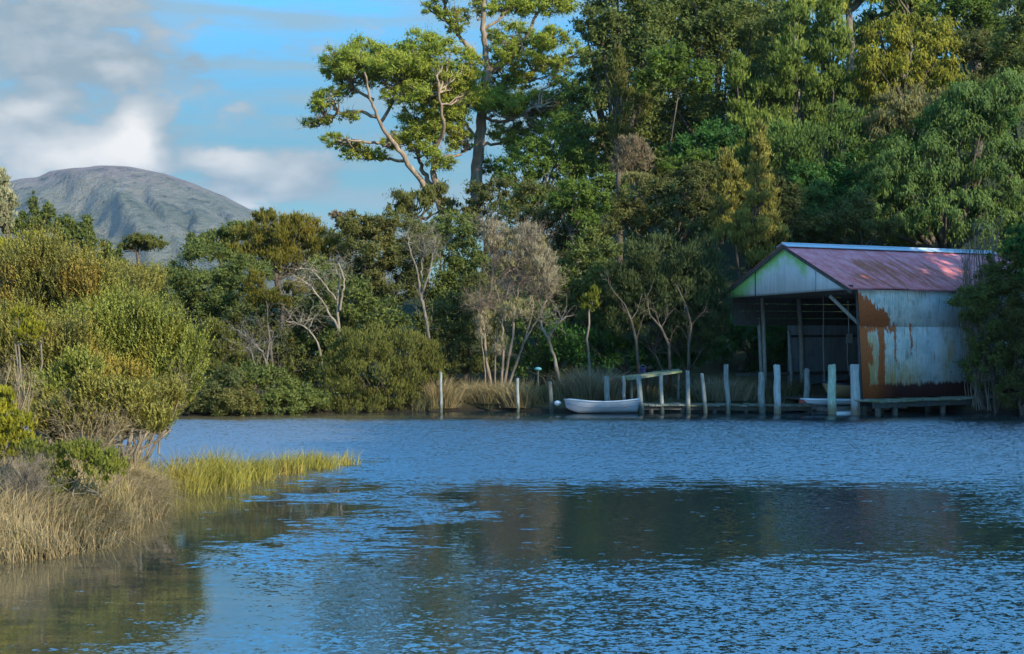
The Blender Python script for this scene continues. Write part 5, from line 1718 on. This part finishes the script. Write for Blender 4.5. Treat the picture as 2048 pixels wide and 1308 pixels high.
# far bank
FG = leaf_mat((.075, .075, .035), (.17, .16, .075), .25, (.12, .14, .04), 1.0)
p = on_land(52000, -3.2, 9.5, 38, 46, lambda x, y: ((y - np.interp(x, FS_X, FS_Y)) < 2.6) & (np.sin(x * 2.1) * np.sin(y * 3.3 + x) > .05), .06)
p = p[:6000]
o = link('far_grass', blades('far_grass', p, rng.uniform(.2, .6, len(p)), (.1, -.15, 0), .02, None, curve=.6), FG)
tag(o, 'dry grass along the foot of the far bank', None, None, 'stuff')
RUSH = leaf_mat((.17, .13, .06), (.38, .30, .15), .25)
RUSHG = leaf_mat((.16, .135, .08), (.30, .26, .17), .25)
for lab, px, Y, w, h, n, m in (
    ('sunlit golden straw tussock left of the teal float', 1040, 42.0, .4, .95, 650, RUSH),
    ('golden straw tussock at the foot of the dead brown bush', 990, 42.4, .45, .8, 600, RUSH),
    ('smaller straw tussock nearest the round olive shrub', 945, 42.6, .28, .9, 350, RUSH),
    ('wide grey tan clump of tall rushes behind the white dinghy', 1180, 42.6, .75, 1.1, 1300, RUSHG),
    ('pale dry rushes between the mossy table and the shed poles', 1440, 43.4, .9, .85, 900, RUSHG),
    ('upright yellow rushes at the edge of the olive shrub', 880, 41.9, .35, 1.1, 600, RUSH)):
    c = base_of(px, Y)
    root_p = c + np.stack([rng.normal(0, w * .5, n), rng.normal(0, w * .3, n), np.full(n, -.03)], -1)
    d = (root_p - c)
    me = blades('tussock', root_p - c, h * rng.uniform(.4, 1.1, n), np.stack([d[:, 0] * .7 / w, d[:, 1] * .7 / w, np.zeros(n)], -1), .018, None, curve=.5)
    o = link('tussock', me, m)
    o.location = c
    tag(o, lab, 'grass clump', 'rush clumps on the far bank')

# ------------------------------------------------------------------ trees on the right bank that shade the cove
k = 0
for x, y, h, w in ((20.2, 33.7, 17.4, 3.8), (26.5, 27.1, 18.2, 4.8), (27.1, 18.3, 19.3, 3.3), (30.8, 21.2, 15.1, 4.5), (22.7, 38.7, 8.3, 3.4), (30.1, 31.3, 17.3, 4.5), (26.5, 34.3, 10.8, 4.0), (32.4, 25.4, 13.0, 4.4), (32.7, 20.9, 14.3, 4.8), (31.2, 27.6, 10.7, 4.0)):
    z = float(height(x, y))
    b = np.array((x, y, z))
    lobes = [(b + np.array((rng.uniform(-.4, .4) * w, rng.uniform(-.4, .4) * w, h * f)), np.array((w * s, w * s, h * .17))) for f, s in ((.3, .75), (.5, .9), (.68, .8), (.85, .55))]
    root = empty('bank_tree', b, 'dark green broad tree on the bank out to the right of the shed', 'tree', GO)
    a, c, pch = C_['deep']
    link('trunk', trunk_mesh(b, lobes, .3, 3), BARK_DARK, root)
    link('crown', foliage('crown', lobes, 12000, .52, .28, 'rand', .36), leaf_mat(a, c, .3, pch), root)

# ------------------------------------------------------------------ the air between here and the mountain
hz = MB().box((0, 2530, 208), (3700, 2760, 212))
m, N, out = new_mat('haze_air')
v = N.new('ShaderNodeVolumePrincipled')
v.inputs['Color'].default_value = (.62, .80, 1.0, 1)
v.inputs['Density'].default_value = 0.85e-4
v.inputs['Anisotropy'].default_value = 0.2
N.nt.links.new(v.outputs[0], out.inputs['Volume'])
o = hz.obj('haze', m)
tag(o, 'thin blue haze over the lake and mountain', None, None, 'stuff')
